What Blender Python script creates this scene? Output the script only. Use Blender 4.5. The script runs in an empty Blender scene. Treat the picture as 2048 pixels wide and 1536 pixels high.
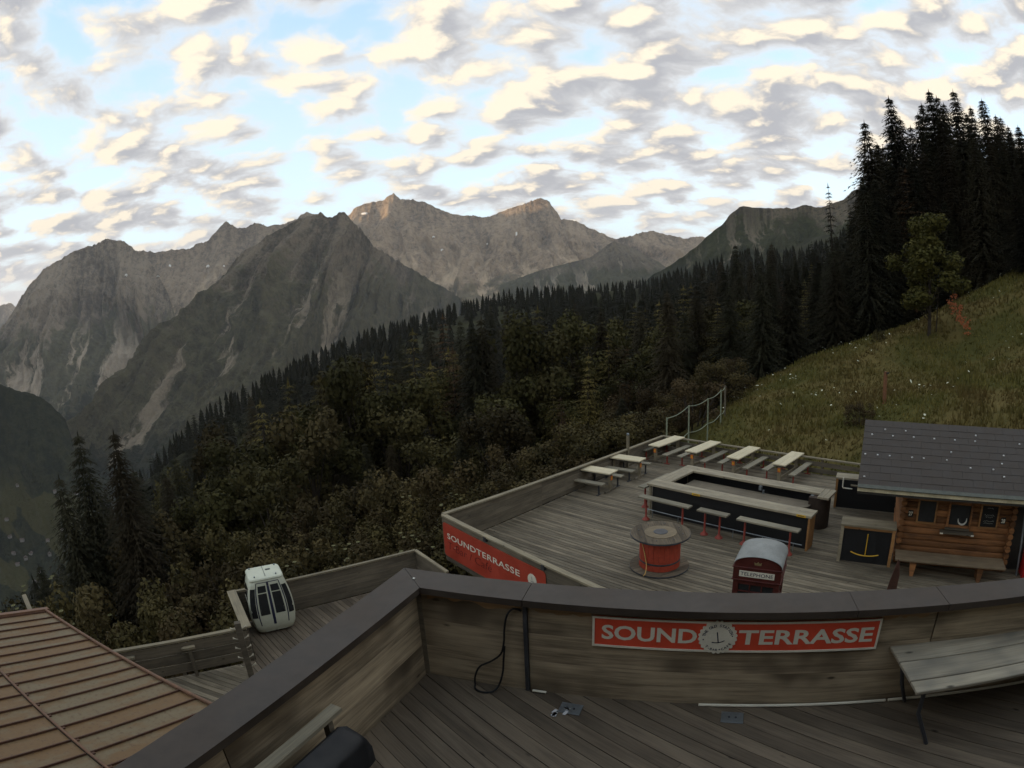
import bpy, math, random
import numpy as np
from mathutils import Vector, Matrix
from mathutils.bvhtree import BVHTree

S = bpy.context.scene
COL = S.collection
rad = math.radians

# ------------------------------------------------------------------ camera
cd = bpy.data.cameras.new('camera')
cam = bpy.data.objects.new('camera', cd)
COL.objects.link(cam)
S.camera = cam
PITCH, ROLL = rad(7.8), rad(2.4)
fwd = Vector((0, math.cos(PITCH), -math.sin(PITCH)))
r0 = Vector((1, 0, 0))
u0 = r0.cross(fwd)
cr = r0 * math.cos(ROLL) - u0 * math.sin(ROLL)
cu = u0 * math.cos(ROLL) + r0 * math.sin(ROLL)
cam.matrix_world = Matrix(((cr.x, cu.x, -fwd.x, 0), (cr.y, cu.y, -fwd.y, 0), (cr.z, cu.z, -fwd.z, 3.5), (0, 0, 0, 1)))
cd.sensor_fit = 'HORIZONTAL'
cd.sensor_width = 36.0
cd.sensor_height = 27.0
cd.lens = 21.0
cd.clip_start = 0.05
cd.clip_end = 60000
cd.type = 'PANO'                       # the webcam's wide lens: angle from the axis grows evenly with distance from the centre
cd.panorama_type = 'FISHEYE_LENS_POLYNOMIAL'
cd.fisheye_fov = rad(180)
cd.fisheye_polynomial_k0 = 0.0
cd.fisheye_polynomial_k1 = -(2048 / 36.0) / 1150.0
cd.fisheye_polynomial_k2 = 0.0
cd.fisheye_polynomial_k3 = 0.0
cd.fisheye_polynomial_k4 = 0.0

# ------------------------------------------------------------------ light
SUN_EL, SUN_AZ = rad(1.0), rad(-108.5)   # azimuth measured from +Y towards +X
to_sun = Vector((math.sin(SUN_AZ) * math.cos(SUN_EL), math.cos(SUN_AZ) * math.cos(SUN_EL), math.sin(SUN_EL)))
sl = bpy.data.lights.new('sun', 'SUN')
sl.energy = 5.0
sl.angle = rad(0.5)
sl.color = (1.0, 0.72, 0.45)
so = bpy.data.objects.new('sun', sl)
COL.objects.link(so)
so.rotation_euler = to_sun.to_track_quat('Z', 'Y').to_euler()
S.view_settings.view_transform = 'Standard'
S.view_settings.look = 'None'
S.view_settings.gamma = 1.0
S.view_settings.exposure = 0.84
S.view_settings.use_curve_mapping = False
S.render.engine = 'CYCLES'
S.cycles.max_bounces = 6
S.cycles.diffuse_bounces = 3
S.cycles.glossy_bounces = 3
S.cycles.transparent_max_bounces = 8
S.cycles.volume_bounces = 1
S.cycles.use_denoising = True

# ------------------------------------------------------------------ node helpers
class NT:
    def __init__(s, tree):
        s.t = tree; s.n = tree.nodes; s.l = tree.links
    def add(s, typ, **kw):
        n = s.n.new(typ)
        for k, v in kw.items():
            if k.startswith('i_'):
                key = k[2:]
                key = int(key) if key.isdigit() else key.replace('_', ' ')
                s.put(n.inputs[key], v)
            else:
                setattr(n, k, v)
        return n
    def put(s, sock, v):
        if isinstance(v, bpy.types.NodeSocket):
            s.l.new(v, sock)
        else:
            if hasattr(sock.default_value, '__len__') and isinstance(v, (tuple, list)) and len(v) == 3 and len(sock.default_value) == 4:
                v = (*v, 1)
            sock.default_value = v
    def math(s, op, a, b=0.0, c=0.0, clamp=False):
        n = s.n.new('ShaderNodeMath'); n.operation = op; n.use_clamp = clamp
        s.put(n.inputs[0], a); s.put(n.inputs[1], b); s.put(n.inputs[2], c)
        return n.outputs[0]
    def vmath(s, op, a, b=(0, 0, 0), sc=1.0):
        n = s.n.new('ShaderNodeVectorMath'); n.operation = op
        s.put(n.inputs[0], a); s.put(n.inputs[1], b)
        if op == 'SCALE': s.put(n.inputs[3], sc)
        return n.outputs[0]
    def mix(s, f, a, b, blend='MIX'):
        n = s.n.new('ShaderNodeMix'); n.data_type = 'RGBA'; n.blend_type = blend
        s.put(n.inputs[0], f); s.put(n.inputs[6], a); s.put(n.inputs[7], b)
        return n.outputs[2]
    def noise(s, vec, scale=5.0, detail=4.0, rough=0.5, dist=0.0, col=False, dim='3D'):
        n = s.n.new('ShaderNodeTexNoise'); n.noise_dimensions = dim
        s.put(n.inputs['Vector'], vec); n.inputs['Scale'].default_value = scale
        n.inputs['Detail'].default_value = detail; n.inputs['Roughness'].default_value = rough
        n.inputs['Distortion'].default_value = dist
        return n.outputs['Color' if col else 'Fac']
    def step(s, v, a, b, smooth=True, lo=0.0, hi=1.0):
        n = s.n.new('ShaderNodeMapRange'); n.interpolation_type = 'SMOOTHSTEP' if smooth else 'LINEAR'; n.clamp = True
        s.put(n.inputs[0], v); s.put(n.inputs[1], a); s.put(n.inputs[2], b); s.put(n.inputs[3], lo); s.put(n.inputs[4], hi)
        return n.outputs[0]
    def sep(s, v):
        n = s.n.new('ShaderNodeSeparateXYZ'); s.put(n.inputs[0], v); return n.outputs
    def comb(s, x, y, z):
        n = s.n.new('ShaderNodeCombineXYZ'); s.put(n.inputs[0], x); s.put(n.inputs[1], y); s.put(n.inputs[2], z); return n.outputs[0]

# ------------------------------------------------------------------ sky with a broken layer of small dawn clouds
world = bpy.data.worlds.new('World')
S.world = world
world.use_nodes = True
w = NT(world.node_tree)
w.n.clear()
wout = w.add('ShaderNodeOutputWorld')
bg = w.add('ShaderNodeBackground')
w.l.new(bg.outputs[0], wout.inputs[0])
bg.inputs[1].default_value = 0.12
world.cycles.sampling_method = 'MANUAL'
world.cycles.sample_map_resolution = 512
skyt = w.add('ShaderNodeTexSky')
skyt.sky_type = 'NISHITA'
skyt.sun_disc = False
skyt.sun_elevation = rad(6)
skyt.sun_rotation = SUN_AZ
skyt.altitude = 1600
skyt.air_density = 1.0
skyt.dust_density = 0.6
skyt.ozone_density = 1.6
tc = w.add('ShaderNodeTexCoord')
dv = tc.outputs['Generated']
sx, sy, sz = w.sep(dv)
zz = w.math('ADD', w.math('MAXIMUM', sz, 0.0), 0.24)
pp = w.comb(w.math('DIVIDE', sx, zz), w.math('DIVIDE', sy, zz), 0.0)
mp = w.add('ShaderNodeMapping', i_Vector=pp)
mp.inputs['Rotation'].default_value = (0, 0, rad(-24))
mp.inputs['Location'].default_value = (3.1, 7.7, 0.0)
mp.inputs['Scale'].default_value = (1.0, 1.18, 1.0)
pv = mp.outputs[0]
wob = w.noise(pv, 1.5, 4.0, 0.6, col=True, dim='2D')
pw = w.vmath('ADD', pv, w.vmath('SCALE', w.vmath('SUBTRACT', wob, (0.5, 0.5, 0.5)), sc=0.24))
big = w.noise(pv, 0.50, 2.0, 0.5, dim='2D')
def cloudn(vec):
    vo = w.add('ShaderNodeTexVoronoi', i_Vector=vec); vo.voronoi_dimensions = '2D'; vo.feature = 'SMOOTH_F1'
    vo.inputs['Scale'].default_value = 5.6; vo.inputs['Smoothness'].default_value = 0.7; vo.inputs['Randomness'].default_value = 1.0
    puff = w.math('SUBTRACT', 0.70, vo.outputs['Distance'])
    a = w.noise(vec, 5.2, 8.0, 0.60, dim='2D')
    return w.math('ADD', w.math('MULTIPLY', puff, 0.58), w.math('MULTIPLY', a, 0.82))
n0 = w.math('ADD', cloudn(pw), w.math('MULTIPLY', w.math('SUBTRACT', big, 0.5), 0.55))
n1 = w.math('ADD', cloudn(w.vmath('ADD', pw, (-0.055, -0.035, 0.0))), w.math('MULTIPLY', w.math('SUBTRACT', big, 0.5), 0.55))
cover = w.step(n0, 0.34, 0.66)
thick = w.step(n0, 0.45, 0.80)
glow = w.noise(pv, 0.9, 2.0, 0.5, dim='2D')
lit = w.math('ADD', w.math('MULTIPLY', w.math('SUBTRACT', n0, n1), 2.2), w.math('MULTIPLY', glow, 0.9))
CREAM, GREY, WHITE = (5.5, 4.85, 3.85), (2.45, 2.5, 2.68), (4.5, 4.5, 4.45)
body = w.mix(thick, WHITE, GREY)
shade = w.mix(w.step(lit, 0.44, 0.88), body, CREAM)
blue = w.mix(w.step(sz, 0.05, 0.75), (4.9, 5.6, 5.8), (2.3, 3.75, 5.3))
sky_air = w.mix(0.25, blue, w.mix(1.0, skyt.outputs[0], (3.0, 3.0, 3.0), 'MULTIPLY'))
skyc = w.mix(cover, sky_air, shade)
# pale bank low over the far ridges
skyc = w.mix(w.step(sz, 0.20, 0.02, hi=0.8), skyc, (3.75, 3.85, 4.0))
# below the horizon the same dim haze goes on
w.l.new(skyc, bg.inputs[0])

# ------------------------------------------------------------------ traced crest lines, ground heights and tree positions (metres)
FARLEFT = [(-9565,5432,680),(-8835,6553,665),(-8479,7008,717),(-8355,7156,758),(-8204,7327,566),(-7989,7562,321),(-7680,7875,-158)]
MASSIF = [(-3410,1153,297),(-3455,1582,245),(-3449,2025,99),(-3446,2401,65),(-3447,2734,110),(-3438,2904,191),(-3368,2984,326),(-3311,3048,416),(-3214,3149,543),(-3156,3208,572),(-3045,3313,637),(-2963,3387,662),(-2859,3475,704),(-2782,3537,687),(-2727,3554,647),(-2630,3578,576),(-2522,3581,468),(-2415,3558,334),(-2316,3504,187),(-2228,3442,10),(-2160,3367,-207)]
BOWL = [(-3808,4106,708),(-3550,4331,774),(-3206,4592,730),(-2991,4734,732),(-2917,4780,726),(-2875,4806,765),(-2756,4875,804),(-2678,4918,908),(-2609,4955,966),(-2510,5006,897),(-2436,5042,892),(-2356,5080,945),(-2250,5128,904),(-2151,5170,908),(-1992,5234,952),(-1882,5274,1024),(-1818,5297,991),(-1582,5372,924),(-1303,5446,810)]
CENTRAL = [(-1500,1470,-365),(-1510,1668,-311),(-1503,1871,-223),(-1497,2064,-119),(-1475,2261,7),(-1416,2415,118),(-1352,2566,255),(-1335,2631,319),(-1290,2708,376),(-1189,2754,441),(-1085,2797,499),(-974,2838,535),(-946,2847,536),(-917,2856,516),(-885,2867,509),(-857,2875,523),(-822,2885,537),(-790,2894,499),(-771,3003,458),(-734,3115,385),(-653,3337,307),(-512,3563,205),(-318,3787,73)]
SUMMIT = [(-1961,5882,871),(-1700,5962,1019),(-1609,5987,1130),(-1493,6017,1179),(-1287,6065,1224),(-1233,6076,1266),(-1185,6086,1286),(-1123,6097,1227),(-996,6120,1209),(-853,6141,1169),(-689,6162,1084),(-525,6178,1015),(-375,6189,1008),(-253,6195,969),(-101,6199,1007),(112,6199,1070),(303,6193,1140),(396,6187,1164),(490,6181,1110),(605,6170,923),(754,6154,895),(894,6135,813),(1019,6116,759),(1158,6091,689),(1280,6066,696),(1429,6033,746),(1570,5998,758),(1688,5966,717),(1870,5911,668),(2045,5853,685),(2344,5740,652),(2833,5515,685)]
RIBBED = [(-58,4300,162),(91,4199,207),(296,3989,259),(574,3959,319),(687,3941,395),(746,3930,425),(817,3916,398),(899,3898,354),(1014,3869,289),(1144,3833,199),(1306,3781,111)]
CLIFF = [(424,1749,70),(534,1719,135),(608,1694,192),(663,1674,237),(686,1664,269),(713,1653,289),(739,1641,291),(780,1622,282),(856,1583,282),(902,1558,291),(936,1537,283),(990,1503,301),(1024,1480,328),(1122,1407,377),(1265,1280,401),(1469,1040,407),(1690,621,420)]
SPUR = [(-1837,483,196),(-1593,725,67),(-1404,867,-16),(-1293,942,-52),(-1213,981,-79),(-1148,1026,-113),(-1107,1056,-143),(-1076,1074,-183),(-1054,1067,-233),(-1043,1050,-290)]
SNOW = [(-0.2386,0.9561,0.1702,16,5),(0.0185,0.9921,0.1239,4,9),(-0.1239,0.9844,0.1251,5,3),(-0.1106,0.9886,0.102,4,4),(-0.493,0.8645,0.098,8,5),(-0.5478,0.8302,0.1034,4,4),(-0.4682,0.8784,0.096,4,3),(-0.6104,0.7865,0.0936,7,3),(-0.5662,0.8196,0.0878,5,2),(-0.032,0.9936,0.1087,4,3)]
VILLAGE = [(-0.7602,0.5736,-0.3051),(-0.7549,0.5714,-0.3218),(-0.7295,0.5935,-0.3401),(-0.7412,0.5948,-0.3111),(-0.7157,0.6594,-0.2302),(-0.7595,0.6159,-0.2093),(-0.6899,0.6829,-0.2401),(-0.7517,0.5924,-0.2899),(-0.7657,0.5787,-0.2806),(-0.7223,0.6238,-0.2986),(-0.7465,0.5854,-0.3164),(-0.7191,0.6173,-0.3191),(-0.77,0.5849,-0.2549),(-0.7343,0.5803,-0.3521),(-0.7055,0.6478,-0.2875)]
MEADOW = [(12.5,29.4,-3.4),(13.7,34.4,-3.3),(17.3,37.2,-2.3),(23.0,39.9,-1.1),(28.6,41.0,0.2),(31.0,39.2,1.1),(31.0,34.0,2.1),(18.9,24.6,-1.8),(14.1,25.3,-3.1),(29.1,30.3,0.4),(40.8,38.3,3.9),(45.2,36.3,7.1),(41.2,36.4,5.6),(38.2,36.8,4.3),(31.2,25.1,0.8),(22.4,20.0,-0.9),(18.6,20.9,-1.6),(20.1,29.8,-1.8),(18.1,30.0,-2.3),(14.1,27.6,-3.1)]
TREES = [('s',38.2,51.4,22.9),('s',43.2,52.5,26.9),('s',48.3,50.7,28.1),('s',52.4,53.7,29.0),('s',49.0,47.2,27.2),('s',49.7,43.5,25.3),('s',58.1,48.9,26.4),('s',53.6,41.9,22.7),('s',48.7,35.0,19.3),('s',50.1,57.2,25.6),('s',60.0,55.9,28.7),('s',44.1,40.7,19.4),('s',39.6,47.7,17.4),('s',41.6,46.0,18.8),('s',36.2,47.9,13.5),('s',43.6,44.1,19.3),('s',50.6,42.3,19.5),('s',46.1,35.2,16.1),('s',53.0,35.9,18.8),('s',60.2,35.8,22.8),('s',37.2,54.5,13.4),('s',34.0,47.0,9.8),('t',43.8,69.3,19.6),('s',41.1,63.9,11.8),('s',44.5,75.9,11.3),('s',43.2,103.3,14.2),('s',49.6,100.4,14.4),('s',42.5,94.9,10.6),('s',47.8,87.8,11.3),('s',45.2,80.1,9.7),('s',48.7,125.9,12.6),('s',51.4,146.2,12.7),('s',43.6,84.4,9.1),('s',38.1,81.5,8.5),('s',40.7,32.4,11.6),('d',24.5,52.6,3.9),('d',20.6,49.9,2.2),('d',19.8,56.6,3.0),('l',24.3,74.1,5.9),('d',15.4,53.8,1.2),('d',12.5,48.4,-0.3),('l',15.3,78.5,1.0),('d',17.5,46.9,1.0),('d',27.6,53.3,2.5),('s',33.0,57.2,5.7),('s',32.8,52.6,5.6),('s',33.1,50.0,6.5),('s',20.9,130.3,5.0),('s',22.6,112.7,3.5),('s',32.7,138.2,6.1),('s',17.2,149.0,3.7),('s',33.6,120.4,6.4),('s',11.8,164.6,3.3),('l',11.6,94.3,0.7),('d',11.2,71.1,-1.2),('s',6.4,119.8,0.3),('l',2.0,110.0,-0.3),('d',2.7,80.0,-2.8),('r',-4.1,91.9,-0.8),('r',-12.9,111.3,2.5),('l',-12.1,71.0,1.3),('s',-12.0,139.5,0.6),('s',-6.1,189.9,4.0),('s',-1.1,170.0,2.3),('l',-16.9,76.1,-1.9),('s',-20.6,148.6,-0.5),('s',-32.2,166.9,-3.2),('d',-7.7,71.6,-3.6),('d',-2.3,60.0,-4.2),('s',8.8,99.6,-0.2),('d',4.0,59.9,-3.4),('d',-0.7,52.0,-4.1),('l',-21.8,72.8,-4.5),('d',-22.6,66.3,-6.0),('l',-20.6,49.9,-1.9),('s',-34.5,135.7,-5.3),('s',-49.7,173.0,-8.4),('s',-52.4,151.2,-11.1),('d',-18.6,48.6,-5.2),('d',-14.9,58.1,-5.5),('d',-11.0,54.9,-5.1),('s',-32.0,33.1,-3.2),('s',-26.6,31.2,-2.7),('s',-32.0,30.2,-5.7),('s',-29.0,35.7,-6.6),('s',-35.2,48.6,-10.9),('s',-40.6,63.1,-11.8),('s',-48.6,81.6,-13.1),('s',-58.3,104.9,-14.7),('s',-66.6,134.4,-14.9),('d',-27.1,34.7,-9.1),('s',-28.5,41.1,-10.2),('d',-24.0,39.2,-8.5),('d',-21.1,38.6,-7.1),('d',-17.5,36.0,-4.9),('b',-13.9,29.9,-4.7),('b',-12.1,29.6,-5.1),('b',-16.3,29.8,-6.4),('b',-10.7,34.4,-4.3),('b',-8.0,33.0,-3.8),('b',-5.7,31.5,-4.1),('b',-10.5,28.1,-5.9),('b',-8.4,28.8,-6.0),('b',-6.0,28.4,-5.2),('b',-3.8,27.7,-5.0),('b',-2.2,29.9,-3.0),('b',-1.1,28.0,-3.4),('b',-2.9,23.8,-5.0),('b',0.6,32.0,-3.6),('b',2.2,29.9,-2.6),('b',3.5,29.8,-2.2),('b',5.2,30.6,-1.8),('b',6.5,32.4,-1.8),('b',7.9,33.1,-2.3),('b',1.2,27.0,-3.2),('b',2.8,27.9,-3.0),('b',-0.2,25.0,-3.6),('b',-11.3,24.5,-5.2),('b',-13.6,23.3,-6.1),('b',-16.4,23.9,-6.5),('b',-17.6,21.8,-6.8),('b',-8.9,23.3,-6.0),('b',-6.9,23.0,-5.8),('b',-5.2,22.4,-5.1),('b',-20.3,22.1,-6.8),('b',-11.0,21.3,-5.7),('b',-23.2,22.1,-7.9),('b',-27.7,23.0,-9.4),('b',-13.1,20.1,-6.5),('b',-14.7,19.0,-7.0),('b',-8.7,20.2,-5.6),('b',-6.9,19.8,-5.6),('b',-5.4,20.3,-5.4),('b',-3.6,20.7,-4.9),('b',-16.8,18.5,-7.3),('b',-20.6,18.9,-8.2),('b',-27.0,20.7,-9.9),('b',-32.4,23.5,-10.6),('b',11.7,42.4,-1.9),('b',11.1,46.7,-2.2),('b',15.3,43.4,-2.0),('b',16.8,42.8,-2.0),('b',12.1,38.1,-3.0),('b',9.2,35.8,-3.2),('s',37.1,61.7,8.3),('s',36.0,64.7,6.9),('s',36.3,69.0,6.2),('s',36.8,75.5,6.7),('s',40.4,57.2,16.3),('s',44.2,59.3,20.2),('s',44.5,56.6,22.1),('s',52.3,57.8,27.8),('s',44.7,45.8,22.5),('s',52.1,49.7,23.5),('s',48.2,42.1,20.6),('s',57.5,46.6,24.4),('s',60.4,46.2,23.6),('s',60.5,42.6,24.8),('s',66.8,44.0,25.1),('s',43.5,35.3,14.4),('s',47.3,40.1,12.6),('s',45.9,41.7,13.6),('s',43.0,41.9,12.4),('s',41.5,43.3,13.3),('s',36.3,45.2,12.1),('s',52.1,33.6,16.8),('l',-22.3,47.0,-3.4),('d',-17.8,46.7,-3.1),('l',-19.3,56.8,-3.2),('l',-16.7,63.9,-2.6),('d',-12.3,56.7,-3.4),('l',-8.7,61.4,-2.0),('l',-7.6,74.6,-1.6),('r',-4.9,69.8,-1.8),('d',-23.1,42.1,-5.6),('l',-26.6,44.7,-7.4),('l',2.6,75.0,-1.9),('d',6.8,65.6,-1.9),('l',12.8,79.0,0.0),('r',5.9,84.8,-1.2),('l',19.9,82.6,2.6),('d',12.5,58.7,-1.1),('s',55.6,65.6,29.7),('s',59.6,64.7,32.4),('s',60.7,60.9,31.6),('s',66.4,60.8,32.1),('s',69.3,57.4,30.3),('s',52.6,68.1,25.8),('s',70.6,52.6,28.9),('s',62.3,50.2,25.3),('s',49.5,60.3,25.6),('s',46.7,65.0,20.2),('w',29.3,32.8,9.7)]
SKYLINE = [(-1.0421,-0.3006),(-0.8943,-0.3101),(-0.808,-0.2315),(-0.7432,-0.2262),(-0.6779,-0.2159),(-0.6473,-0.1957),(-0.5966,-0.157),(-0.5483,-0.1254),(-0.5109,-0.1069),(-0.4563,-0.0871),(-0.4021,-0.0683),(-0.3483,-0.0489),(-0.2771,-0.0267),(-0.2242,-0.0129),(-0.1627,0.0007),(-0.1187,0.0131),(-0.0574,0.0257),(-0.0137,0.035),(0.0299,0.0411),(0.0732,0.0403),(0.1599,0.0409),(0.212,0.0446),(0.2468,0.0498),(0.2906,0.0635),(0.3345,0.078),(0.3695,0.0858),(0.4046,0.0954),(0.4739,0.096),(0.5438,0.1085),(0.5887,0.1327),(0.6425,0.3028),(0.9721,0.309)]
# ------------------------------------------------------------------ noise and mesh helpers
def _hash(ix, iy, seed):
    h = (ix * 374761393 + iy * 668265263 + seed * 974634779) & 0xffffffff
    h = ((h ^ (h >> 13)) * 1274126177) & 0xffffffff
    return ((h ^ (h >> 16)) & 0xffff) / 65535.0
def vnoise(x, y, seed=0):
    x = np.asarray(x, float); y = np.asarray(y, float)
    ix = np.floor(x).astype(np.int64); iy = np.floor(y).astype(np.int64)
    fx = x - ix; fy = y - iy
    fx = fx * fx * (3 - 2 * fx); fy = fy * fy * (3 - 2 * fy)
    a = _hash(ix, iy, seed); b = _hash(ix + 1, iy, seed); c = _hash(ix, iy + 1, seed); e = _hash(ix + 1, iy + 1, seed)
    return (a * (1 - fx) + b * fx) * (1 - fy) + (c * (1 - fx) + e * fx) * fy
def fbm(x, y, octv=4, seed=0, gain=0.5):
    s = 0; a = 1; t = 0; f = 1
    for o in range(octv):
        s = s + a * vnoise(x * f, y * f, seed + o * 17); t += a; a *= gain; f *= 2.03
    return s / t
def ridged(x, y, octv=4, seed=0, gain=0.5):
    s = 0; a = 1; t = 0; f = 1
    for o in range(octv):
        s = s + a * (1 - np.abs(2 * vnoise(x * f, y * f, seed + o * 17) - 1)); t += a; a *= gain; f *= 2.07
    return s / t

def link(o, parent=None):
    COL.objects.link(o)
    if parent is not None:
        o.parent = parent
    return o
def tag(o, label=None, cat=None, group=None, kind=None):
    if label: o['label'] = label
    if cat: o['category'] = cat
    if group: o['group'] = group
    if kind: o['kind'] = kind
    return o
def thing(name, label, cat, loc=(0, 0, 0), rz=0.0, group=None):
    o = bpy.data.objects.new(name, None)
    o.empty_display_size = 0.2
    o.location = loc; o.rotation_euler = (0, 0, rz)
    link(o)
    return tag(o, label, cat, group)
def copy_tree(o, parent=None):
    c = o.copy()
    COL.objects.link(c)
    if parent is not None:
        c.parent = parent
    for ch in o.children:
        copy_tree(ch, c)
    return c
def mesh_np(name, V, F, mat=None, smooth=False, attrs=None):
    me = bpy.data.meshes.new(name)
    V = np.asarray(V, np.float32); F = np.asarray(F, np.int32)
    k = F.shape[1]
    me.vertices.add(len(V)); me.vertices.foreach_set('co', V.ravel())
    me.loops.add(F.size); me.loops.foreach_set('vertex_index', F.ravel())
    me.polygons.add(len(F))
    me.polygons.foreach_set('loop_start', np.arange(0, F.size, k, dtype=np.int32))
    try:
        me.polygons.foreach_set('loop_total', np.full(len(F), k, np.int32))
    except Exception:
        pass
    if smooth:
        me.polygons.foreach_set('use_smooth', np.ones(len(F), bool))
    for an, av in (attrs or {}).items():
        at = me.attributes.new(an, 'FLOAT', 'POINT')
        at.data.foreach_set('value', np.asarray(av, np.float32).ravel())
    me.update(calc_edges=True)
    me.validate()
    if mat: me.materials.append(mat)
    return me
def grid_faces(nu, nv):
    i = np.arange(nu - 1)[:, None] * nv + np.arange(nv - 1)[None, :]
    i = i.ravel()
    return np.stack([i, i + nv, i + nv + 1, i + 1], 1)

class MB:
    """collects simple shapes; build() links them as one mesh object"""
    def __init__(s): s.v = []; s.f = []
    def raw(s, V, F):
        o = len(s.v); s.v += [tuple(p) for p in V]; s.f += [tuple(i + o for i in q) for q in F]; return s
    def box(s, c, d, rz=0.0, M=None, bev=0.0):
        x, y, z = d[0] / 2, d[1] / 2, d[2] / 2
        if bev > 0:
            b = min(bev, x * .9, y * .9, z * .9)
            V = []
            for sz_ in (-1, 1):
                for k, (zz_, inn) in enumerate(((z, b), (z - b, 0)) if sz_ > 0 else ((-z, b), (-z + b, 0))):
                    pass
            rings = [(-z, b), (-z + b, 0), (z - b, 0), (z, b)]
            for zz_, i_ in rings:
                V += [(-x + i_, -y + i_, zz_), (x - i_, -y + i_, zz_), (x - i_, y - i_, zz_), (-x + i_, y - i_, zz_)]
            F = [(3, 2, 1, 0), (12, 13, 14, 15)]
            for r in range(3):
                for k in range(4):
                    a = r * 4 + k; bb = r * 4 + (k + 1) % 4
                    F.append((a, bb, bb + 4, a + 4))
        else:
            V = [(-x, -y, -z), (x, -y, -z), (x, y, -z), (-x, y, -z), (-x, -y, z), (x, -y, z), (x, y, z), (-x, y, z)]
            F = [(3, 2, 1, 0), (4, 5, 6, 7), (0, 1, 5, 4), (1, 2, 6, 5), (2, 3, 7, 6), (3, 0, 4, 7)]
        R = M if M is not None else Matrix.Rotation(rz, 3, 'Z')
        c = Vector(c)
        return s.raw([R @ Vector(p) + c for p in V], F)
    def bar(s, a, b, w_, h_, up=(0, 0, 1)):
        """box beam from a to b, w_ wide and h_ high"""
        a = Vector(a); b = Vector(b); x = (b - a); L = x.length; x.normalize()
        up = Vector(up); y = up.cross(x)
        if y.length < 1e-4: y = Vector((0, 1, 0)).cross(x)
        y.normalize(); z = x.cross(y)
        M = Matrix((x, y, z)).transposed()
        return s.box((a + b) / 2, (L, w_, h_), M=M)
    def tube(s, pts, r, n=8, cap=True):
        pts = [Vector(p) for p in pts]; m = len(pts); base = len(s.v)
        rr = r if isinstance(r, (list, tuple)) else [r] * m
        prev = None
        for i, p in enumerate(pts):
            t = (pts[min(i + 1, m - 1)] - pts[max(i - 1, 0)]).normalized()
            if prev is None:
                ref = Vector((0, 0, 1)) if abs(t.z) < 0.9 else Vector((1, 0, 0))
                a = t.cross(ref).normalized()
            else:
                a = (prev - t * prev.dot(t)).normalized()
            prev = a; b = t.cross(a)
            for k in range(n):
                th = 2 * math.pi * k / n
                s.v.append(tuple(p + (a * math.cos(th) + b * math.sin(th)) * rr[i]))
        for i in range(m - 1):
            for k in range(n):
                a0 = base + i * n + k; a1 = base + i * n + (k + 1) % n
                s.f.append((a0, a1, a1 + n, a0 + n))
        if cap:
            s.f.append(tuple(base + k for k in reversed(range(n))))
            s.f.append(tuple(base + (m - 1) * n + k for k in range(n)))
        return s
    def lathe(s, prof, n=24, c=(0, 0, 0)):
        base = len(s.v)
        for r, z in prof:
            for k in range(n):
                th = 2 * math.pi * k / n
                s.v.append((c[0] + r * math.cos(th), c[1] + r * math.sin(th), c[2] + z))
        m = len(prof)
        for i in range(m - 1):
            for k in range(n):
                a0 = base + i * n + k; a1 = base + i * n + (k + 1) % n
                s.f.append((a0, a1, a1 + n, a0 + n))
        s.f.append(tuple(base + k for k in reversed(range(n))))
        s.f.append(tuple(base + (m - 1) * n + k for k in range(n)))
        return s
    def prism(s, poly, y0, y1, axes='xz'):
        """outline in two axes swept along the third"""
        n = len(poly); V = []
        for yy in (y0, y1):
            for p, q in poly:
                V.append((p, yy, q) if axes == 'xz' else ((p, q, yy) if axes == 'xy' else (yy, p, q)))
        F = [tuple(range(n)), tuple(range(2 * n - 1, n - 1, -1))]
        for k in range(n):
            F.append((k, k + n, (k + 1) % n + n, (k + 1) % n))
        return s.raw(V, F)
    def mesh(s, name, mat=None, smooth=False):
        me = bpy.data.meshes.new(name)
        me.from_pydata(s.v, [], s.f)
        if mat: me.materials.append(mat)
        if smooth:
            me.polygons.foreach_set('use_smooth', [True] * len(me.polygons))
            try: me.set_sharp_from_angle(angle=rad(38))
            except Exception: pass
        me.update()
        return me
    def build(s, name, mat=None, parent=None, loc=(0, 0, 0), rz=0.0, smooth=False):
        import bmesh
        me = s.mesh(name, mat, smooth)
        bm = bmesh.new(); bm.from_mesh(me); bmesh.ops.recalc_face_normals(bm, faces=bm.faces); bm.to_mesh(me); bm.free()
        o = bpy.data.objects.new(name, me)
        o.location = loc; o.rotation_euler = (0, 0, rz)
        return link(o, parent)

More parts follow.
